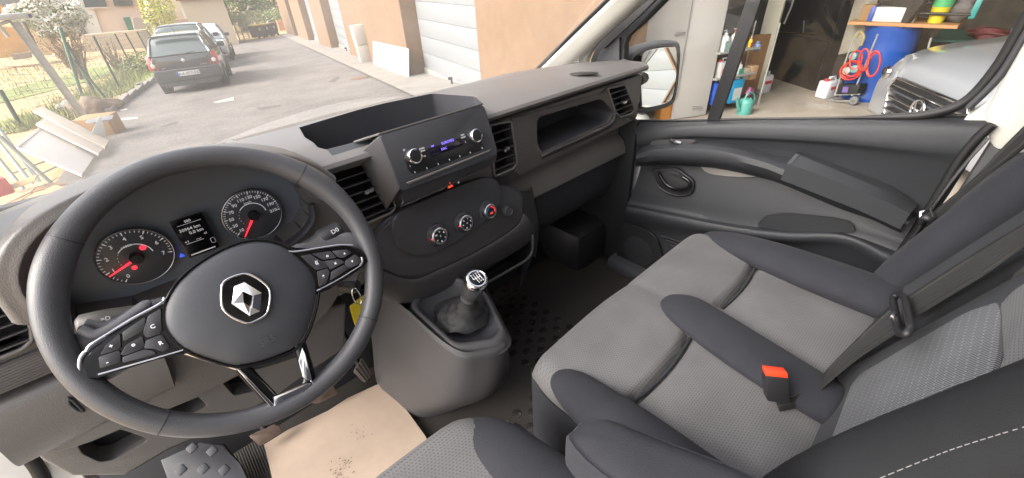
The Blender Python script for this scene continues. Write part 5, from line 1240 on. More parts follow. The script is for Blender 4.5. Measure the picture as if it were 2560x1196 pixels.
lean('plank', '90,309 111,295 259,371 246,385', (.50, .50, .10, .10), .03, mat('pale plank b', (.62, .54, .44), .6, var=.06), 'shorter pale plank lying between the long plank and the white cupboard door', 'plank')
cbx = root('carton', G1(255, 345), 'open brown carton with a grey lid edge standing on the road', 'carton')
bq = onG('215,330 268,350 308,328 282,305'); 
bt = [onpl(a, b, (0, SLOPE, 1), G0+.36) for a, b in T('213,306 232,306 280,298 284,287 216,300')]
bm = bmesh.new(); cc_ = G1(262, 335); bm_box(bm, cc_+UP*.16, (.52, .42, .34), rz(R(-25)), .005); from_bm('carton_body', bm, CARD, cbx, 30)
slab('carton_lid', bt, .02, mat('grey lid', (.20, .20, .21), .5), cbx, n=(0, SLOPE, 1))
tri = [G1(229, 345), G1(263, 352)]; tri = [onpl(a, b, (0, 1, 0), 9.1) for a, b in T('229,333 238,312 249,290 258,308 264,330 264,350')]
tag(slab('white_offcut', tri, .02, mat('white offcut', (.74, .76, .73), .5), None, n=(0, -1, .1), bev=.003), 'pointed white offcut propped against the brown carton', 'offcut')
sg_ = V3((.08, 16.72, 0)); sp = [onpl(a, b, (0, -1, 0), -16.72) for a, b in T('340,209 355,203 362,214 349,225')]
sgr = root('small_sign', sp[3], 'small white notice with blue print lying by the kerb behind the hatchback', 'sign')
slab('plate', sp, .02, BOARD, sgr, n=(0, -1, 0)); slab('print', [sum(sp, V3())/4+(p-sum(sp, V3())/4)*V3((.5,)*3).x+V3((-.05, -.006, 0)) for p in sp], .003, mat('blue print', (.05, .07, .25), .5), sgr, n=(0, -1, 0), bev=0)
# steel frames (site fence) lying by the left edge
for i, (a, b, l) in enumerate(((('-40,310'), ('88,470'), 'first'), ('-20,300', '104,462', 'second'), ('0,342', '140,470', 'third'), ('-60,330', '60,475', 'fourth'))):
    p_, q_ = T(a)[0], T(b)[0]; e0, e1 = onpl(p_[0], p_[1], (0, SLOPE, 1), G0+.75), onpl(q_[0], q_[1], (0, SLOPE, 1), G0+.12)
    tag(tube('steel_tube', [e0, e1], .022, mat('weathered tube', (.34, .38, .33), .5, var=.15, vs=9), None, seg=10), ['steel tube of the stacked site fence, second from the corner', 'steel tube of the stacked site fence with the weathered end', 'steel tube lying nearest the white cupboard door', 'steel tube at the outer side of the stack'][i], 'steel tube', 'galvanised tubes stacked by the verge')
for a, b in (('20,438', '135,395'), ('60,455', '165,405')):
    e0, e1 = [onpl(*T(v)[0], (0, SLOPE, 1), G0+.16) for v in (a, b)]; tag(tube('cross_tube', [e0, e1], .012, GALV, None, seg=8), ('upper' if a[:2] == '20' else 'lower')+' thin cross tube passing under the white cupboard door', 'steel tube', 'thin cross tubes under the door')
# flattened cardboard heap and red box
rnd = random.Random(4)
for i, (cx_, cy_, w_, h_, a_) in enumerate(((30, 500, .62, .34, 18), (75, 480, .55, .16, 30), (55, 515, .6, .22, 12), (105, 470, .40, .12, 40), (20, 470, .5, .16, -10), (90, 498, .42, .20, 25), (0, 515, .5, .25, 0))):
    c_ = onpl(cx_, cy_, (0, SLOPE, 1), G0+.10+.05*i); rot_ = rz(R(a_)) @ Matrix.Rotation(R(rnd.uniform(-14, 14)), 3, 'X') @ Matrix.Rotation(R(rnd.uniform(-18, 18)), 3, 'Y')
    o = box('cardboard_flat', c_, (w_, h_, .008), mat('kraft %d' % i, (.50+.04*(i % 3), .31+.03*(i % 3), .15+.02*(i % 2)), .8, var=.08, vs=12), None, rot=rot_, bev=.001)
    tag(o, ['widest flattened carton at the bottom of the heap by the red box', 'narrow flattened carton lying across the upper side of the heap', 'long flattened carton at the lower front of the heap', 'small steeply tilted carton strip on the heap nearest the steel tubes', 'flattened carton tucked right beside the red box', 'flattened carton standing proud at the dashboard side of the heap', 'flattened carton in the lower corner of the heap'][i], 'cardboard', 'flattened cartons in a heap')
rb_ = onpl(-8, 468, (0, SLOPE, 1), G0+.34); tag(box('red_box', rb_, (.17, .17, .17), mat('red plastic', (.65, .02, .02), .4), None, rot=rz(R(20)), bev=.01), 'bright red box on the heap of flattened cartons', 'box')
# ---------- vegetation
def leafcloud(bm, c, s, n_, size, rnd, hollow=.35):
    for k in range(n_):
        while True:
            v = V3((rnd.uniform(-1, 1), rnd.uniform(-1, 1), rnd.uniform(-1, 1)))
            if hollow < v.length < 1: break
        lump = 1+.25*math.sin(v.x*5+c[0])*math.sin(v.z*5+c[1])
        p = V3(c)+V3((v.x*s[0], v.y*s[1], v.z*s[2]))*lump; a = V3((rnd.gauss(0, 1), rnd.gauss(0, 1), rnd.gauss(0, 1))).normalized(); b = a.orthogonal().normalized()
        z = size*rnd.uniform(.6, 1.3); bm.faces.new([bm.verts.new(q) for q in (p-a*z, p-b*z*.5, p+a*z, p+b*z*.5)])
def bush(name, c, s, m, label, cat, n_=1500, size=.09, flowers=None, nf=500, sd_=1, twigs=8, twm=None):
    rnd = random.Random(sd_); c = V3(c); r_ = root(name, (c.x, c.y, gz(c.x, c.y)), label, cat)
    bm = bmesh.new(); leafcloud(bm, c, s, n_, size, rnd); o = from_bm('crown', bm, m, r_); o['kind'] = 'stuff'
    if flowers:
        bm = bmesh.new(); leafcloud(bm, c+V3((0, -.05, s[2]*.15)), (s[0]*1.05, s[1]*1.05, s[2]*.95), nf, size*1.1, rnd, .8); o = from_bm('blossom', bm, flowers, r_); o['kind'] = 'stuff'
    bm = bmesh.new(); g0 = V3((c.x, c.y, gz(c.x, c.y)))
    for k in range(twigs):
        e = c+V3((rnd.uniform(-.7, .7)*s[0], rnd.uniform(-.7, .7)*s[1], rnd.uniform(-.2, .7)*s[2])); bm_tube(bm, [g0+V3((rnd.gauss(0, .05), rnd.gauss(0, .05), 0)), (g0+e)/2+V3((rnd.gauss(0, .1), 0, 0)), e], [.04*s[2]**.5, .025*s[2]**.5, .008], 5)
    from_bm('stem', bm, twm or mat('twig', (.22, .15, .09), .9), r_)
    return r_
LEAF = mat('olive leaves', (.24, .29, .08), .8, var=.45, vs=1.6); LEAFY = mat('yellow green leaves', (.60, .62, .12), .8, var=.3, vs=1.6); LEAFD = mat('dark leaves', (.14, .21, .05), .8, var=.5, vs=1.2)
FLW = mat('cream blossom', (1.0, .97, .84), .8); DRY = mat('dry twig leaves', (.42, .29, .15), .9, var=.3, vs=2)
def atY(px, py, y): return onpl(px, py, (0, 1, 0), y)
a = atY(130, 45, 26); bush('oleander_bush', a, (1.15, .9, .85), LEAF, 'oleander bush covered in cream white blossom above the dry shrub', 'bush', 1300, .07, FLW, 3400, 2)
a = atY(160, 115, 25); bush('dry_shrub', a, (.85, .8, .95), DRY, 'bare brown dry shrub below the blossoming oleander', 'shrub', 700, .04, None, 0, 3, 60, mat('dry twig', (.33, .22, .12), .9))
a = atY(275, 135, 27); bush('dry_shrub', a, (.5, .5, .9), DRY, 'sparse dry sapling between the second and third fence posts', 'shrub', 90, .04, None, 0, 5, 30, bpy.data.materials['dry twig'])
a = atY(398, 42, 44); bush('yellow_bush', a, (1.1, .9, 1.9), LEAFY, 'bright yellow green bush against the cream house', 'bush', 1600, .12, None, 0, 6)
a = atY(590, 8, 56); bush('tree', a, (2.6, 2, 2.6), LEAFD, 'leafy tree rising behind the green mesh gate', 'tree', 2600, .2, FLW, 120, 7)
a = atY(690, 15, 58); bush('tree', a, (2.6, 2, 3.2), LEAFD, 'dark leafy tree beside the far end of the orange building', 'tree', 2600, .2, None, 0, 8)
a = atY(697, 48, 52); bush('hedge_bush', a, (1.5, 1.2, 1.0), LEAF, 'low green bush behind the wheelie bins', 'bush', 1200, .12, FLW, 60, 9)
a = atY(348, 150, 24); bush('weed_clump', V3((a.x, a.y, gz(a.x, a.y)+.35)), (.9, 1.2, .42), LEAF, 'tall green weeds on the verge left of the hatchback', 'weeds', 1500, .05, None, 0, 10, 6)
a = atY(150, 170, 22)
# ---------- far buildings
def facade(name, y, q, m, label, cat, th=3, parent=None, lift=0):
    p = [onpl(a, b, (0, 1, 0), y) for a, b in T(q)]
    o = slab(name, p, th, m, parent, n=(0, -1, 0), bev=0, lift=lift)
    return tag(o, label, cat) if parent is None else o
PALE = mat('pale render', (.86, .69, .58), .9, var=.05, vs=.5); CREAM = mat('cream render', (.85, .72, .52), .9, var=.04, vs=.5); TAN = mat('tan render', (.64, .54, .39), .9, grain=.3, gs=30, var=.04, vs=.5)
GLZ = mat('dark window', (.09, .11, .11), .15, coat=.5); WHW = mat('white render', (.80, .79, .75), .9)
h1 = root('office_building', atY(250, 90, 62), 'pale pink commercial building with a row of dark windows and a white pier', 'building')
facade('wall', 62, '40,-90 395,-90 395,20 350,95 190,100 60,60', PALE, '', '', 6, h1)
facade('pier', 61.8, '160,-60 205,-60 265,110 222,110', WHW, '', '', .4, h1)
for q in ('200,-25 255,-25 268,17 213,19', '276,-25 322,-25 334,15 286,16'):
    w_ = facade('window', 61.7, q, GLZ, '', '', .15, h1)
facade('glass_screen', 61.6, '128,-40 150,-40 220,88 200,92', mat('green glass', (.10, .15, .12), .3, var=.4, vs=.7), '', '', .2, h1)
rs = facade('roller_shutter', 61.6, '55,-40 110,-40 168,30 100,34', mat('grey shutter', (.36, .35, .35), .6), '', '', .2, h1)
for k in range(5):
    facade('window_sill', 61.3, f'{212},{20} {268},{18} {269},{20} {213},{22}', WHW, '', '', .3, h1) if k == 0 else None
facade('green_door', 61.3, '308,45 324,43 340,88 327,90', mat('green door', (.03, .20, .11), .5), 'bright green door in the pale commercial building', 'door', .3, h1)
facade('white_house', 68, '318,-60 372,-60 378,35 340,40', WHW, 'plain white house wall rising between the pale building and the yellow bush', 'building', 4)
hs_ = root('cream_house', atY(430, 60, 54), 'cream house with a small barred window beside the tan garage', 'house')
facade('wall', 54, '366,-60 470,-60 480,60 375,66', CREAM, '', '', 4, hs_)
gw_ = facade('barred_window', 53.8, '421,31 431,29 436,42 427,43', GLZ, '', '', .2, hs_)
for k in range(3):
    a, b = atY(424+k*3.3, 30, 53.7), atY(429+k*3.3, 43, 53.7); tube('bar', [a, b], .02, WHW, gw_, seg=4)
    a, b = atY(421+k*2.4, 33+k*3.5, 53.7), atY(431+k*2.4, 31+k*3.5, 53.7); tube('bar', [a, b], .02, WHW, gw_, seg=4)
facade('white_shutter', 53.7, '453,22 468,19 479,45 462,47', WHW, '', '', .1, hs_)
lw = facade('low_wall', 50, '415,51 478,47 486,62 420,64', mat('low wall pink', (.52, .40, .33), .9), 'low pinkish garden wall below the cream house', 'wall', .3)
facade('grey_wall', 52, '330,44 345,44 375,58 388,95 340,92', mat('grey curved wall', (.48, .42, .37), .9), 'grey brown sloping wall between the green door and the parked cars', 'wall', .4)
facade('terrace_wall', 46, '205,88 385,72 395,118 210,132', mat('terrace concrete', (.85, .72, .56), .9, var=.06), 'long low pale terrace wall behind the fence', 'wall', .4)
tg = root('tan_garage', G1(598, 110), 'plain tan rendered garage block with a thin roof edge beside the green gate', 'garage')
tgp = [G1(598, 110), G1(566, 114)]; dW = (tgp[0]-tgp[1]); dW.z = 0; dW.normalize(); bq = tgp[0]-dW*7.5
bm = bmesh.new(); back = V3((-dW.y, dW.x, 0))
Lt = (onG('500,122')[0]-tgp[0]).length
base4 = [tgp[0], tgp[0]+back*6, tgp[0]-dW*Lt+back*6, tgp[0]-dW*Lt]; z1 = onpl(560, 0, V3((-dW.y, dW.x, 0)), V3((-dW.y, dW.x, 0)).dot(tgp[0])).z+.12
lo = [bm.verts.new((p.x, p.y, -4)) for p in base4]; hi = [bm.verts.new((p.x, p.y, z1)) for p in base4]
bm.faces.new(hi[::-1]); [bm.faces.new((lo[i], hi[i], hi[(i+1) % 4], lo[(i+1) % 4])) for i in range(4)]; from_bm('wall', bm, TAN, tg)
box('roof_edge', (base4[0]+base4[3])/2+UP*(z1-(base4[0].z+base4[3].z)/2+.05)+back*.1, (Lt+.4, .5, .10), mat('brown trim', (.25, .15, .10), .7), tg, rot=basis(dW, back, UP))
gt = root('mesh_gate', G1(628, 97), 'pale green welded mesh gate beside the tan garage', 'gate')
ga, gb = G1(600, 103), G1(637, 97); ga = V3((ga.x, ga.y, ga.z)); GP = mat('pale green steel', (.33, .38, .20), .5)
zt_ = 2.05; gd_ = (gb-ga)
for k in (0, .33, .66, 1, 1.6, 2.0): tube('gate_post', [ga+gd_*k-UP*.3, ga+gd_*k+UP*zt_], .045, GP, gt, seg=6)
bm = bmesh.new()
for k in range(14): bm_tube(bm, [ga+UP*(.1+k*.15), ga+gd_*2.0+UP*(.1+k*.15)], .012, 4)
for k in range(44): bm_tube(bm, [ga+gd_*(k/22)+UP*.05, ga+gd_*(k/22)+UP*zt_], .010, 4)
o = from_bm('mesh', bm, GP, gt); o['kind'] = 'stuff'
wh2 = root('villa', atY(635, 60, 62), 'small white villa seen through the mesh gate', 'house')
facade('wall', 62, '612,-60 656,-60 668,52 624,58', mat('white villa', (.78, .72, .66), .9), '', '', 4, wh2); facade('shutter', 61.8, '620,8 650,5 654,24 624,27', WHW, '', '', .1, wh2)
for k in range(4): tube('shutter_slat', [atY(620.5, 11+k*4.5, 61.7), atY(652, 9+k*4.5, 61.7)], .03, mat('slat line', (.55, .5, .45), .8) if k == 0 else bpy.data.materials['slat line'], wh2, seg=4)
facade('garden_wall', 48, '692,52 725,50 730,74 700,78', mat('terracotta wall', (.62, .33, .18), .9, var=.1), 'low terracotta garden wall beside the bins', 'wall', .3)
shd = root('timber_shed', atY(50, 100, 44), 'orange timber shed with a tilted roof behind the dry field', 'shed')
OW = mat('orange timber', (.70, .42, .16), .8, var=.15, vs=2)
facade('wall', 44, '-60,60 60,72 75,140 -60,150', OW, '', '', 2.5, shd); facade('wall', 43.6, '55,70 150,72 130,140 75,136', mat('tan timber', (.75, .56, .32), .8, var=.15, vs=1.5), '', '', 1, shd)
facade('roof', 43, '-60,15 -5,8 20,30 -60,40', mat('orange roof', (.75, .30, .05), .7), '', '', .4, shd)
facade('base_slab', 43.2, '28,137 75,131 80,145 34,151', mat('shed base', (.34, .28, .22), .9), '', '', .6, shd)
tb = [onpl(a, b, (0, 1, 0), 40) for a, b in T('115,141 150,137 152,141 118,144')]; tag(slab('white_pipe', tb, .15, WHW, None, n=(0, -1, 0)), 'white pipe lying on the field in front of the dry shrub', 'pipe')
OUTK = .80
# ================================================================== GARAGE INTERIOR ON THE PASSENGER SIDE
CF_ = mat('garage floor', (.40, .35, .29), .8, grain=.4, gs=60, var=.22, vs=2.2)
fl = [(3.55, 3.0), (2.3, -4.2), (14, -4.2), (14, 3.2)]
ground_sheet('garage_floor', fl, .012, CF_)
GWALL = mat('grey garage wall', (.42, .39, .34), .9, grain=.4, gs=30, var=.15, vs=1.2)
gar = root('garage_shell', (8, 0, -.6), 'bare grey inner walls and ceiling of the open garage', 'garage')
slab('side_wall', [V3((3.9, 2.75, -1)), V3((12, 2.75, -1)), V3((12, 2.75, 3)), V3((3.9, 2.75, 3))], .2, mat('white inner wall', (.60, .58, .54), .8, var=.05), gar, n=(0, -1, 0))
slab('back_wall', [V3((9.3, -5, -1)), V3((9.3, 3, -1)), V3((9.3, 3, 3)), V3((9.3, -5, 3))], .2, GWALL, gar, n=(-1, 0, 0))
slab('side_wall', [V3((2.4, -4.6, -1)), V3((12, -4.6, -1)), V3((12, -4.6, 3)), V3((2.4, -4.6, 3))], .2, GWALL, gar, n=(0, 1, 0))
slab('ceiling', [V3((3.7, 3, 2.7)), V3((2.2, -5, 2.7)), V3((12, -5, 2.7)), V3((12, 3, 2.7))], .1, GWALL, gar, n=(0, 0, -1))
# white metal door leaf
wd_ = root('metal_door', G1(1720, 296), 'open grey white metal door with a steel lever handle', 'door')
dl = G1(1682, 303); dr = G1(1762, 291); dd_ = (dr-dl); dd_.z = 0; dd_.normalize(); dn_ = V3((dd_.y, -dd_.x, 0))
if dn_.dot(CAM-dl) < 0: dn_ = -dn_
def onDr(s, off=0): return [onpl(a, b, dn_, dn_.dot(dl)+off) for a, b in T(s)]
DM = mat('off white door', (.58, .56, .53), .5, var=.06, vs=1.5)
b_, t_ = onDr('1680,303 1763,291'), None
slab('leaf', [V3((b_[0].x, b_[0].y, gz(b_[0].x, b_[0].y)+.02)), V3((b_[1].x, b_[1].y, gz(b_[1].x, b_[1].y)+.02)), V3((b_[1].x, b_[1].y, 1.5)), V3((b_[0].x, b_[0].y, 1.5))], .04, DM, wd_, n=dn_, bev=.004)
e = onDr('1690,86 1712,83', .05); hd = tube('door_handle', [onDr('1684,88')[0], e[0], e[1]], .011, SATIN, wd_, seg=10); lathe('handle_rose', [(.022, 0), (.022, .008), (0, .01)], onDr('1684,87', .002)[0], dn_, SATIN, wd_, seg=16); lathe('lock_rose', [(.018, 0), (.018, .006), (0, .008)], onDr('1683,101', .002)[0], dn_, SATIN, wd_, seg=16)
for k in range(3):
    p = onDr(f'1731,{267+k*4} 1757,{268+k*4}', .003); tube('door_notice', p, .0028, mat('notice ink', (.22, .22, .22), .7) if k == 0 else bpy.data.materials['notice ink'], wd_, seg=4)
KP = .80
fz_ = onDr('1640,248')[0].z
slab('frame_panel', [V3((q_.x, q_.y, z_)) for q_, z_ in ((b_[0]-dd_*.012, fz_), (b_[0]-dd_*KP, fz_), (b_[0]-dd_*KP, 1.5), (b_[0]-dd_*.012, 1.5))], .04, DM, wd_, n=dn_, lift=.03)
# orange reveal post and odds and ends beside it
orp = W(-6.4, 0); tag(box('orange_jamb', V3(b_[0].xy.to_3d())-dd_*.02-dn_*.16+UP*.6, (.22, .16, 2.8), mat('orange jamb', (.72, .32, .08), .7), None, rot=rz(R(-30))), 'orange painted door jamb beside the grey white metal door', 'door jamb')
e = G1(1650, 300); ext_ = root('grey_canister', V3((3.4, 1.75, gz(3.4, 1.75))), 'dull grey canister standing on the ground below the door mirror', 'canister')
lathe('body', [(.10, 0), (.11, .03), (.11, .30), (.07, .36), (.03, .38), (0, .38)], V3((3.55, 1.78, gz(3.5, 1.8))), UP, mat('dull grey', (.24, .24, .22), .5), ext_); tube('cap', [V3((3.55, 1.78, gz(3.5, 1.8)+.37)), V3((3.55, 1.78, gz(3.5, 1.8)+.42))], .03, PLK, ext_)
for i, (x, y, c_) in enumerate(((3.05, 2.0, (.6, .3, .1)), (3.15, 1.95, (.6, .58, .55)), (3.24, 1.93, (.5, .05, .05)))):
    tag(lathe('spray_tin', [(.035, 0), (.035, .20), (.015, .23), (.015, .26), (0, .26)], V3((x, y, gz(x, y)+.12)), UP, mat('tin %d' % i, c_, .4), None, seg=14), ['orange spray tin in the row below the mirror', 'pale spray tin in the row below the mirror', 'red spray tin in the row below the mirror'][i], 'tin')
tag(box('low_crate', (3.15, 1.96, gz(3.15, 1.96)+.06), (.36, .2, .12), mat('pale crate', (.5, .46, .4), .7), None, rot=rz(R(-40)), bev=.005), 'low pale crate under the spray tins', 'crate')
# ---------- shelf unit
SX = (G1(1800, 286), G1(1905, 262)); sd_ = (SX[1]-SX[0]); sd_.z = 0; Ls = sd_.length; sd_.normalize(); sn = V3((sd_.y, -sd_.x, 0))
if sn.dot(CAM-SX[0]) < 0: sn = -sn
def onS(s, off=0): return [onpl(a, b, sn, sn.dot(SX[0])+off) for a, b in T(s)]
shf = root('shelf_unit', SX[0], 'small grey metal shelf unit holding bottles and boxes beside the white door', 'shelf unit')
z1_, z2_ = onS('1800,197')[0].z, onS('1815,131')[0].z
for z_, t0, t1 in ((z1_, '1790,200', '1885,196'), (z2_, '1800,134', '1900,126')):
    a, b = onS(t0)[0], onS(t1)[0]; a.z = b.z = z_
    slab('shelf_board', [a, b, b-sn*.35, a-sn*.35], .02, GALV, shf, n=UP)
for q in ('1800,285 1826,100', '1893,268 1908,120'):
    a, b = onS(q); tube('shelf_leg', [V3((a.x, a.y, gz(a.x, a.y))), V3((a.x, a.y, z2_+.25))], .012, GALV, shf, seg=8); a2 = a-sn*.35; tube('shelf_leg', [V3((a2.x, a2.y, gz(a2.x, a2.y))), V3((a2.x, a2.y, z2_+.25))], .012, GALV, shf, seg=8)
bk0, bk1 = onS('1800,280', -.40)[0], onS('1882,262', -.40)[0]
tag(slab('plywood_sheet', [V3((bk0.x, bk0.y, -.65)), V3((bk1.x, bk1.y, -.65)), V3((bk1.x, bk1.y, .13)), V3((bk0.x, bk0.y, .16))], .02, mat('old plywood', (.38, .21, .10), .7, var=.15, vs=5), None, n=sn), 'brown plywood sheet standing behind the shelf unit', 'plywood')
tag(slab('upright_board', [V3((bk1.x, bk1.y+.15, -.6)), V3((bk1.x, bk1.y-.05, -.6)), V3((bk1.x+.02, bk1.y-.05, 1.4)), V3((bk1.x+.02, bk1.y+.15, 1.4))], .05, mat('cream board', (.55, .52, .42), .7), None, n=(-1, 0, 0)), 'pale board standing upright behind the plywood sheet', 'board')
def bottle(px, py, w, h, m, label, cat='bottle', cap=None, kind='jerry', off=-.08, capm=None, labm=None):
    c = onS(f'{px},{py}', off)[0]; r_ = root(kind if kind != 'jerry' else 'jerrycan', c, label, cat)
    if kind == 'jerry':
        bm = bmesh.new(); bm_box(bm, c+UP*h*.42, (w, w*.7, h*.84), basis(sd_, sn, UP), w*.12); from_bm('body', bm, m, r_, 40)
        tube('handle', [c+sd_*w*.3+UP*h*.84, c+sd_*w*.25+UP*h*.97, c-sd_*w*.1+UP*h*.97, c-sd_*w*.15+UP*h*.84], w*.07, m, r_, seg=8); lathe('cap', [(w*.12, 0), (w*.12, h*.1), (0, h*.1)], c-sd_*w*.33+UP*h*.83, UP, capm or PLK, r_, seg=12)
    else:
        lathe('body', [(0, 0), (w*.5, 0), (w*.5, h*.62), (w*.42, h*.72), (w*.18, h*.78), (w*.18, h*.82), (0, h*.82)], c, UP, m, r_, seg=20)
        lathe('cap', [(w*.2, 0), (w*.2, h*.05), (w*.07, h*.06), (w*.07, h*.16), (0, h*.16)], c+UP*h*.82, UP, capm or m, r_, seg=12)
        if 'pump' in label: tube('spout', [c+UP*h*.98, c+UP*h*.98-sd_*w*.35], w*.06, m, r_, seg=6)
    if labm: slab('label', [c+sn*(w*.5+.001 if kind != 'jerry' else w*.36)+sd_*a*w*.33+UP*h*b for a, b in ((-1, .12), (1, .12), (1, .55), (-1, .55))], .002, labm, r_, n=sn, bev=0)
    return r_
WPL = mat('white plastic', (.72, .72, .70), .4); LG = mat('printed label', (.30, .45, .42), .6, var=.3, vs=30); REDP = mat('red label', (.62, .05, .06), .5); BLUP = mat('blue plastic', (.03, .10, .50), .4); CYN = mat('bright blue plastic', (.02, .32, .60), .35)
bottle(1805, 134, .115, .26, WPL, 'white pump bottle with a grey green label on the top shelf', kind='pump_bottle', labm=LG)
bottle(1828, 132, .09, .27, WPL, 'tall white pump bottle just left of the window bar', kind='pump_bottle', capm=REDP)
bottle(1871, 128, .05, .18, mat('yellow can', (.70, .55, .03), .4), 'slim yellow spray can with white cap on the top shelf', kind='spray_can', capm=WPL, labm=REDP)
c_ = onS('1888,127', -.1)[0]; blob('blue_cloth', c_+UP*.04, (.09, .06, .045), mat('blue cloth', (.25, .33, .55), .9), 'crumpled pale blue cloth at the right end of the top shelf', 'cloth', 5, sub=3, amp=.5)
bottle(1800, 199, .18, .26, mat('translucent grey plastic', (.55, .54, .52), .45), 'squat translucent jerrycan with red labels on the lower shelf', 'jerrycan', labm=REDP, capm=REDP)
bottle(1840, 199, .09, .25, WPL, 'white bottle with a green label right of the window bar on the lower shelf', kind='white_bottle', labm=mat('teal label', (.05, .40, .30), .5))
for q, w_, h_, m_, l in (('1853,198', .10, .14, mat('cream carton', (.6, .55, .42), .8), 'cream carton on the lower shelf'), ('1871,197', .12, .17, mat('tan carton', (.58, .38, .22), .8), 'taller tan carton at the right of the lower shelf')):
    c_ = onS(q, -.12)[0]; tag(box('small_carton', c_+UP*h_/2, (w_, .12, h_), m_, None, rot=basis(sd_, sn, UP), bev=.003), l, 'carton')
bottle(1783, 262, .14, .34, BLUP, 'dark blue jerrycan on the floor under the shelf', 'jerrycan')
bottle(1826, 256, .20, .36, CYN, 'bright blue container with a white label standing behind the watering can', 'jerrycan', labm=WPL)
blob('coloured_bag', onS('1872,235', .0)[0]+UP*.02, (.07, .05, .05), mat('mixed bag', (.30, .10, .20), .6, var=.7, vs=30), 'small crumpled red and blue bag beside the watering can', 'bag', 9, sub=3, amp=.4)
# watering can
wc = root('watering_can', G1(1858, 287), 'turquoise plastic watering can standing on the concrete floor', 'watering can'); WC_ = mat('turquoise plastic', (.10, .36, .31), .42, var=.06)
b = G1(1858, 287); b.z += .012
lathe('body', [(0, 0), (.085, 0), (.088, .01), (.084, .15), (.078, .17), (.050, .19), (.045, .185), (0, .15)], b, UP, WC_, wc, seg=28)
tube('spout', spl([b-sd_*.07+UP*.05, b-sd_*.12+UP*.10, b-sd_*.17+UP*.20, b-sd_*.19+UP*.23], 3), [.026]*3+[.02]*3+[.014]*3+[.018], WC_, wc, seg=10)
tube('handle', spl([b+sd_*.082+UP*.03, b+sd_*.13+UP*.10, b+sd_*.12+UP*.20, b+sd_*.05+UP*.26, b-sd_*.01+UP*.25, b-sd_*.05+UP*.17], 4), .010, WC_, wc, seg=8)
# jerrycans on the floor
def floorjerry(px, py, w, h, label, red=True):
    b = G1(px, py); b.z += .012; r_ = root('jerrycan', b, label, 'jerrycan', 'white jerrycans on the garage floor'); TR = mat('milky plastic', (.68, .68, .72), .4)
    bm = bmesh.new(); bm_box(bm, b+UP*h*.42, (w, w*.7, h*.84), basis(sd_, sn, UP), w*.12); from_bm('body', bm, TR, r_, 40)
    tube('handle', [b+sd_*w*.3+UP*h*.84, b+sd_*w*.25+UP*h*.97, b-sd_*w*.15+UP*h*.97, b-sd_*w*.2+UP*h*.84], w*.07, TR, r_, seg=8); lathe('cap', [(w*.13, 0), (w*.13, h*.1), (0, h*.1)], b-sd_*w*.36+UP*h*.83, UP, REDP if red else WPL, r_, seg=12)
    slab('label', [b+sn*(w*.36)+sd_*a*w*.34+UP*h*c_ for a, c_ in ((-1, .45), (1, .45), (1, .60), (-1, .60))], .002, REDP, r_, n=sn, bev=0)
floorjerry(1903, 234, .19, .30, 'white jerrycan with a red stripe by the foot of the black cabinet', False)
floorjerry(2062, 246, .24, .27, 'milky jerrycan with red cap standing in front of the hand trolley', True)
floorjerry(2078, 214, .22, .26, 'milky jerrycan half hidden behind the hand trolley', False)
# black cabinet / fridge
fr0, fr1 = G1(1905, 190), G1(2037, 230); fd = fr1-fr0; fd.z = 0; fw = fd.length; fd.normalize(); fn = V3((fd.y, -fd.x, 0))
if fn.dot(CAM-fr0) < 0: fn = -fn
cabn = root('black_cabinet', (fr0+fr1)/2, 'tall black two door metal cabinet with a pale handle inside the garage', 'cabinet'); BKM = mat('black scuffed metal', (.022, .021, .020), .35, var=.6, vs=4)
zz0 = gz(fr0.x, fr0.y)
def fq(u0, z0, u1, z1): return [V3((fr0+fd*u).xy.to_3d())+UP*z for u, z in ((u0, z0), (u1, z0), (u1, z1), (u0, z1))]
zm = onpl(1960, 78, fn, fn.dot(fr0)).z
slab('carcass', fq(0, zz0, fw, 1.3), .6, BKM, cabn, n=fn, bev=.01); slab('door', fq(.02, zz0+.06, fw-.02, zm-.02), .03, BKM, cabn, n=fn, bev=.006, lift=.02); slab('door', fq(.02, zm+.04, fw-.02, 1.28), .03, BKM, cabn, n=fn, bev=.006, lift=.02)
p = [onpl(a, b, fn, fn.dot(fr0)+.03) for a, b in T('1938,80 2045,84')]; tube('door_gap_strip', p, .006, mat('brass strip', (.45, .36, .2), .35, metal=.8), cabn, seg=6)
p = [onpl(a, b, fn, fn.dot(fr0)+.05) for a, b in T('1960,60 1978,18 1985,-5')]; tube('handle', p, .014, WPL, cabn, seg=8)
p = [onpl(a, b, fn, fn.dot(fr0)+.04) for a, b in T('2008,82 2010,52')]; tube('hasp', p, .008, SATIN, cabn, seg=6)
# concrete pillar right of it
pa = V3((6.75, .88, 0)); cp_ = [onpl(a, b, fn, fn.dot(fr1)+.0) for a, b in T('2092,139 2145,128 2175,-20 2140,-20')]
tag(slab('concrete_pipe', cp_, .12, mat('rough concrete', (.40, .37, .30), .9, var=.2, vs=6), None, n=fn, bev=.03), 'rough pale concrete post leaning beside the black cabinet', 'concrete post')
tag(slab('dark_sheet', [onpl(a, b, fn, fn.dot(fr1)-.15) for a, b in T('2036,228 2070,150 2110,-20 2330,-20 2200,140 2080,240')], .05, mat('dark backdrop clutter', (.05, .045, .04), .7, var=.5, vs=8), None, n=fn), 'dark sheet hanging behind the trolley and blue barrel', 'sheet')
# blue barrel
bb = G1(2160, 263); bc = V3((6.75, .42, gz(6.75, .42)+.012)); brl = root('blue_barrel', bc, 'big blue plastic barrel standing behind the hand trolley', 'barrel'); BL = mat('blue drum', (.02, .10, .46), .35, grain=.2, gs=200, var=.08)
lathe('drum', [(0, 0), (.27, 0), (.285, .03), (.285, .06), (.275, .08), (.285, .30), (.29, .45), (.285, .62), (.275, .82), (.285, .84), (.285, .88), (.26, .90), (0, .90)], bc, UP, BL, brl, seg=40)
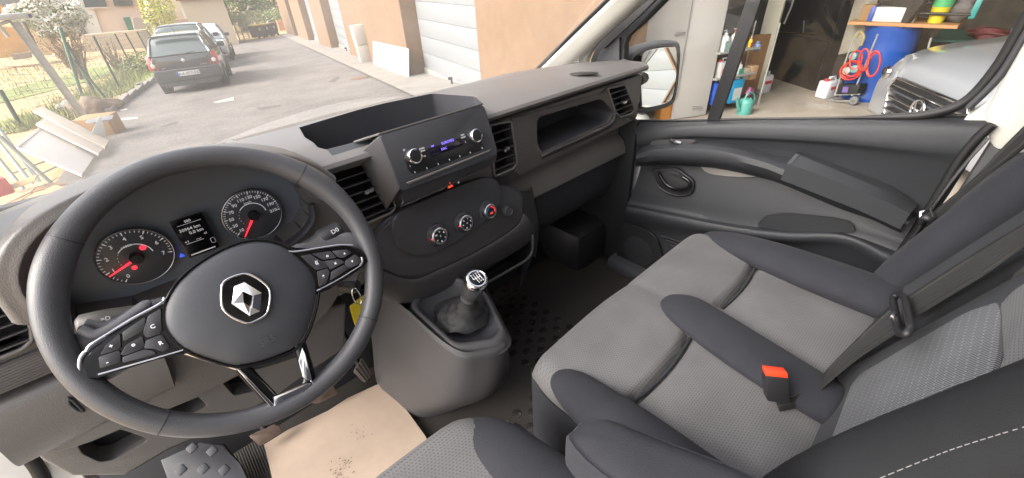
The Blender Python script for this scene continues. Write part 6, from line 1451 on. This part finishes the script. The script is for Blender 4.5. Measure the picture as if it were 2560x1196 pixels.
# plank shelf over it with clutter
zs = onpl(2145, 62, (0, 1, 0), .55).z; pk0 = onpl(2135, 62, (1, 0, 0), 6.55); pk1 = onpl(2405, 50, (1, 0, 0), 6.55); zs = (pk0.z+pk1.z)/2
pln = [V3((6.45, pk0.y+.05, zs)), V3((6.45, pk1.y, zs)), V3((7.1, pk1.y, zs)), V3((7.1, pk0.y+.05, zs))]
tag(slab('workbench_board', pln, .035, mat('orange plywood', (.52, .26, .10), .6, var=.12, vs=5), None, n=UP, bev=.003), 'orange plywood board laid over the blue barrel as a bench', 'board')
yb = lambda px, py: onpl(px, py, (1, 0, 0), 6.55)
def benchbox(px0, px1, py0, h, m, name, label, cat, dpt=.2, x=6.52):
    a, b = yb(px0, py0), yb(px1, py0); return tag(box(name, V3((x+dpt/2, (a.y+b.y)/2, zs+h/2+.001)), (dpt, abs(a.y-b.y), h), m, None, bev=.004), label, cat)
benchbox(2142, 2172, 58, .17, CARD, 'open_carton', 'plain brown carton at the left end of the bench board', 'carton', .3, 6.56)
benchbox(2176, 2282, 58, .15, WPL, 'white_carton', 'long white carton with a blue end on the bench board', 'carton'); benchbox(2166, 2180, 58, .155, BLUP, 'blue_carton_end', 'blue printed end box next to the long white carton', 'carton', .19)
a = yb(2335, 58); cupb = V3((6.6, a.y, zs+.002)); cu = root('plastic_pot', cupb, 'yellow plastic pot with a green rim standing on the bench board', 'pot')
lathe('pot', [(0, 0), (.065, 0), (.085, .17), (.08, .17), (.06, .01)], cupb, UP, mat('yellow plastic', (.75, .62, .03), .4), cu, seg=28); lathe('rim', [(.086, .16), (.092, .27), (.088, .27), (.080, .16)], cupb, UP, mat('green plastic', (.10, .50, .20), .4), cu, seg=28)
lathe('lid', [(.09, .26), (.06, .31), (0, .31)], cupb, UP, mat('lime lid', (.45, .55, .12), .4), cu, seg=20)
blob('tool_bag', V3((6.75, yb(2370, 50).y, zs+.12)), (.1, .14, .13), mat('grey bag', (.16, .15, .15), .7, var=.4, vs=20), 'slumped grey tool bag at the right of the yellow pot', 'bag', 12, sub=3, amp=.3)
blob('rag_heap', V3((6.85, yb(2240, 40).y, zs+.20)), (.12, .20, .07), mat('grey rag', (.32, .30, .29), .9, var=.3, vs=14), 'grey rag heaped on top of the long white carton', 'rag', 14, sub=3, amp=.3)
tag(tube('black_rail', [V3((6.5, yb(2290, 40).y, zs+.10)), V3((6.5, yb(2430, 32).y, zs+.10))], .015, PLK, None), 'black metal rail behind the yellow pot', 'rail')
tag(box('teal_box', V3((6.55, yb(2440, 22).y, zs+.16)), (.1, .05, .2), mat('teal', (.03, .32, .30), .4), None, bev=.005), 'small upright teal box at the end of the black rail', 'box')
# shelves of clutter behind the silver car
ck = root('clutter_rack', (7.6, -.6, -.6), 'dark rack of workshop clutter behind the silver car', 'rack')
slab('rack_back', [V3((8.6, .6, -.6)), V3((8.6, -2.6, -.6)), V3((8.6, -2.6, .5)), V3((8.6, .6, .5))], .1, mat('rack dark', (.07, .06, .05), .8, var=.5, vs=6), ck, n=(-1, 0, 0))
slab('rack_shelf', [V3((7.5, .1, .02)), V3((7.5, -1.8, .02)), V3((8.6, -1.8, .02)), V3((8.6, .1, .02))], .03, mat('teal shelf', (.04, .22, .20), .6), ck, n=UP)
for i, (y, z, s_, c_, l) in enumerate(((-.55, .12, (.16, .22, .06), (.22, .04, .05), 'maroon clutter bag on the teal shelf'), (-.95, .13, (.12, .15, .06), (.10, .03, .03), 'dark red heap on the teal shelf'), (-1.15, .14, (.05, .06, .05), (.7, .04, .03), 'bright red rag ball on the teal shelf'), (-1.05, .14, (.04, .04, .04), (.6, .56, .5), 'pale rag ball on the teal shelf'), (-1.6, .3, (.12, .25, .15), (.5, .5, .5), 'shiny grey bag above the bonnet'))):
    blob('clutter', V3((7.7, y*.9+.1, z-.03)), s_, mat('clutter %d' % i, c_, .6, var=.3, vs=20), l, 'bag' if 'bag' in l else 'rag', 20+i, sub=3, amp=.4)
tag(tube('steel_rod', [yb(2310, 155), yb(2328, 95)], .012, GALV, None), 'thin steel rod standing between barrel and silver car', 'rod')
# ---------- hand trolley with coiled red hose
tr = root('hand_trolley', G1(2105, 262), 'small steel hand trolley carrying a coiled red hose and gauges', 'trolley')
tn = V3((-.93, .36, 0)).normalized(); tb0 = G1(2105, 262); td = tn.dot(tb0)
def onT(s, off=0): return [onpl(a, b, tn, td+off) for a, b in T(s)]
for q in ('2088,236 2110,165 2140,85 2160,85', '2130,240 2160,170 2195,85'): tube('rail', spl(onT(q), 4), .010, GALV, tr, seg=8)
for q in ('2085,238 2150,236', '2078,254 2135,252'): tube('cross_bar', onT(q), .008, GALV, tr, seg=8)
for q in ('2077,256', '2135,252'):
    c_ = onT(q)[0]; lathe('wheel', [(0, -.02), (.045, -.02), (.052, -.01), (.052, .01), (.045, .02), (0, .02)], c_, tn, mat('grey tyre', (.20, .20, .20), .6), tr, seg=20); lathe('hub', [(.02, .02), (.018, .026), (0, .026)], c_, tn, SATIN, tr, seg=12)
HOSE = mat('red hose', (.70, .05, .03), .4)
rnd = random.Random(3)
for i, (cx_, cy_, rx_, ry_, ang_) in enumerate(((2125, 175, 24, 17, -30), (2128, 177, 29, 21, -25), (2132, 172, 22, 18, -35), (2140, 150, 14, 24, 20), (2185, 162, 14, 30, 18), (2183, 160, 16, 33, 15), (2160, 150, 12, 28, 10))):
    pts = []
    for k in range(28):
        t = 2*math.pi*k/28; u, v = rx_*math.cos(t), ry_*math.sin(t); c_, s_ = math.cos(R(ang_)), math.sin(R(ang_)); pts.append(onpl(cx_+u*c_-v*s_, cy_+u*s_+v*c_, tn, td+.04+.012*i+.008*math.sin(2*t+i)))
    tube('hose_loop', pts, .0095, HOSE, tr, cl=True, seg=8)
for q, m in (('2122,177', GALV), ('2142,172', mat('teal gauge', (.20, .36, .36), .4)), ('2138,140', bpy.data.materials['teal gauge'])): lathe('gauge', [(.045, 0), (.045, .05), (.038, .055), (0, .055)], onT(q, .02)[0], tn, m, tr, seg=20)
slab('base_box', onT('2098,212 2150,212 2142,236 2090,236', .02), .14, PLK, tr, n=tn, bev=.006)
slab('box_label', onT('2108,217 2122,217 2118,232 2104,232', .025), .002, mat('violet label', (.18, .12, .35), .5), tr, n=tn, bev=0)
tube('strap', spl(onT('2140,95 2150,80 2160,92 2152,115', .05), 4), .016, mat('khaki strap', (.35, .28, .12), .7), tr, seg=8)
# ---------- silver car in the garage
sp_ = V3((5.78, -2.15, 0)); sp_.z = gz(sp_.x, sp_.y)+.012
SIL = mat('silver car paint', (.46, .48, .52), .28, metal=.35, coat=1)
c4, P4, f4, r4, u4 = car('silver_car', sp_, -35, 4.4, 1.86, 1.45, SIL, 'silver car parked nose out in the garage with chrome ringed badge on its grille', 'mpv')
front = lambda x, z, o=0: P4(2.20+o, x, z)
bmp = slab('bumper', [front(x, z, .02) for x, z in ((-.86, .18), (.86, .18), (.86, .48), (.78, .60), (-.78, .60), (-.86, .48))], .3, SIL, c4, n=f4, bev=.06, seg=3)
gq = [front(x, z, .035) for x, z in ((-.46, .22), (.46, .22), (.56, .50), (.48, .60), (-.48, .60), (-.56, .50))]
gr_ = slab('grille', gq, .04, PLK, c4, n=f4, bev=.005)
for k in range(6): tube('grille_bar', [front(-.50, .27+k*.055, .045), front(.50, .27+k*.055, .045)], .009, SATIN if k % 2 else PLD, gr_, seg=6)
tube('grille_surround', gq, .012, CHROME, c4, cl=True, seg=8)
for zz, rr in ((0, .085),): tube('badge_ring', [front(0, .44, .06)+r4*math.cos(t)*rr+u4*math.sin(t)*rr for t in [2*math.pi*k/32 for k in range(32)]], .012, CHROME, gr_, cl=True, seg=8)
bm = bmesh.new()
for a, b in (((-.05, .065), (-.025, -.06)), ((-.025, -.06), (0, 0)), ((0, 0), (.025, -.06)), ((.025, -.06), (.05, .065))): bm_tube(bm, [front(a[0], .44+a[1], .06), front(b[0], .44+b[1], .06)], .008, 6)
from_bm('badge_letters', bm, CHROME, gr_)
np_ = slab('number_plate', [front(x, z, .065) for x, z in ((-.26, .20), (.26, .20), (.26, .31), (-.26, .31))], .012, bpy.data.materials['plate white'], c4, n=f4, bev=.003)
for sg in (-1, 1):
    slab('plate_band', [front(sg*x, z, .067) for x, z in ((.26, .20), (.215, .20), (.215, .31), (.26, .31))], .004, mat('plate band blue', (.03, .10, .55), .4), np_, n=f4, bev=0)
    hl = [P4(2.10, sg*.90, .50), P4(2.22, sg*.60, .52), P4(2.22, sg*.56, .66), P4(2.10, sg*.74, .74), P4(1.90, sg*.90, .74)]
    h_ = slab('headlight', hl, .08, mat('headlamp glass', (.30, .30, .30), .1, coat=1), c4, n=f4, bev=.01); lathe('lamp_bowl', [(.06, 0), (.05, .02), (.02, .03)], P4(2.22, sg*.70, .60), f4, CHROME, h_, seg=16)
# cloth glare streaks are left to the glass; ceiling lamp of the bay is off
for o in list(bpy.data.objects):
    if o.parent is None and 'kind' not in o.keys() and 'label' not in o.keys() and o.type == 'MESH': o['kind'] = 'structure'
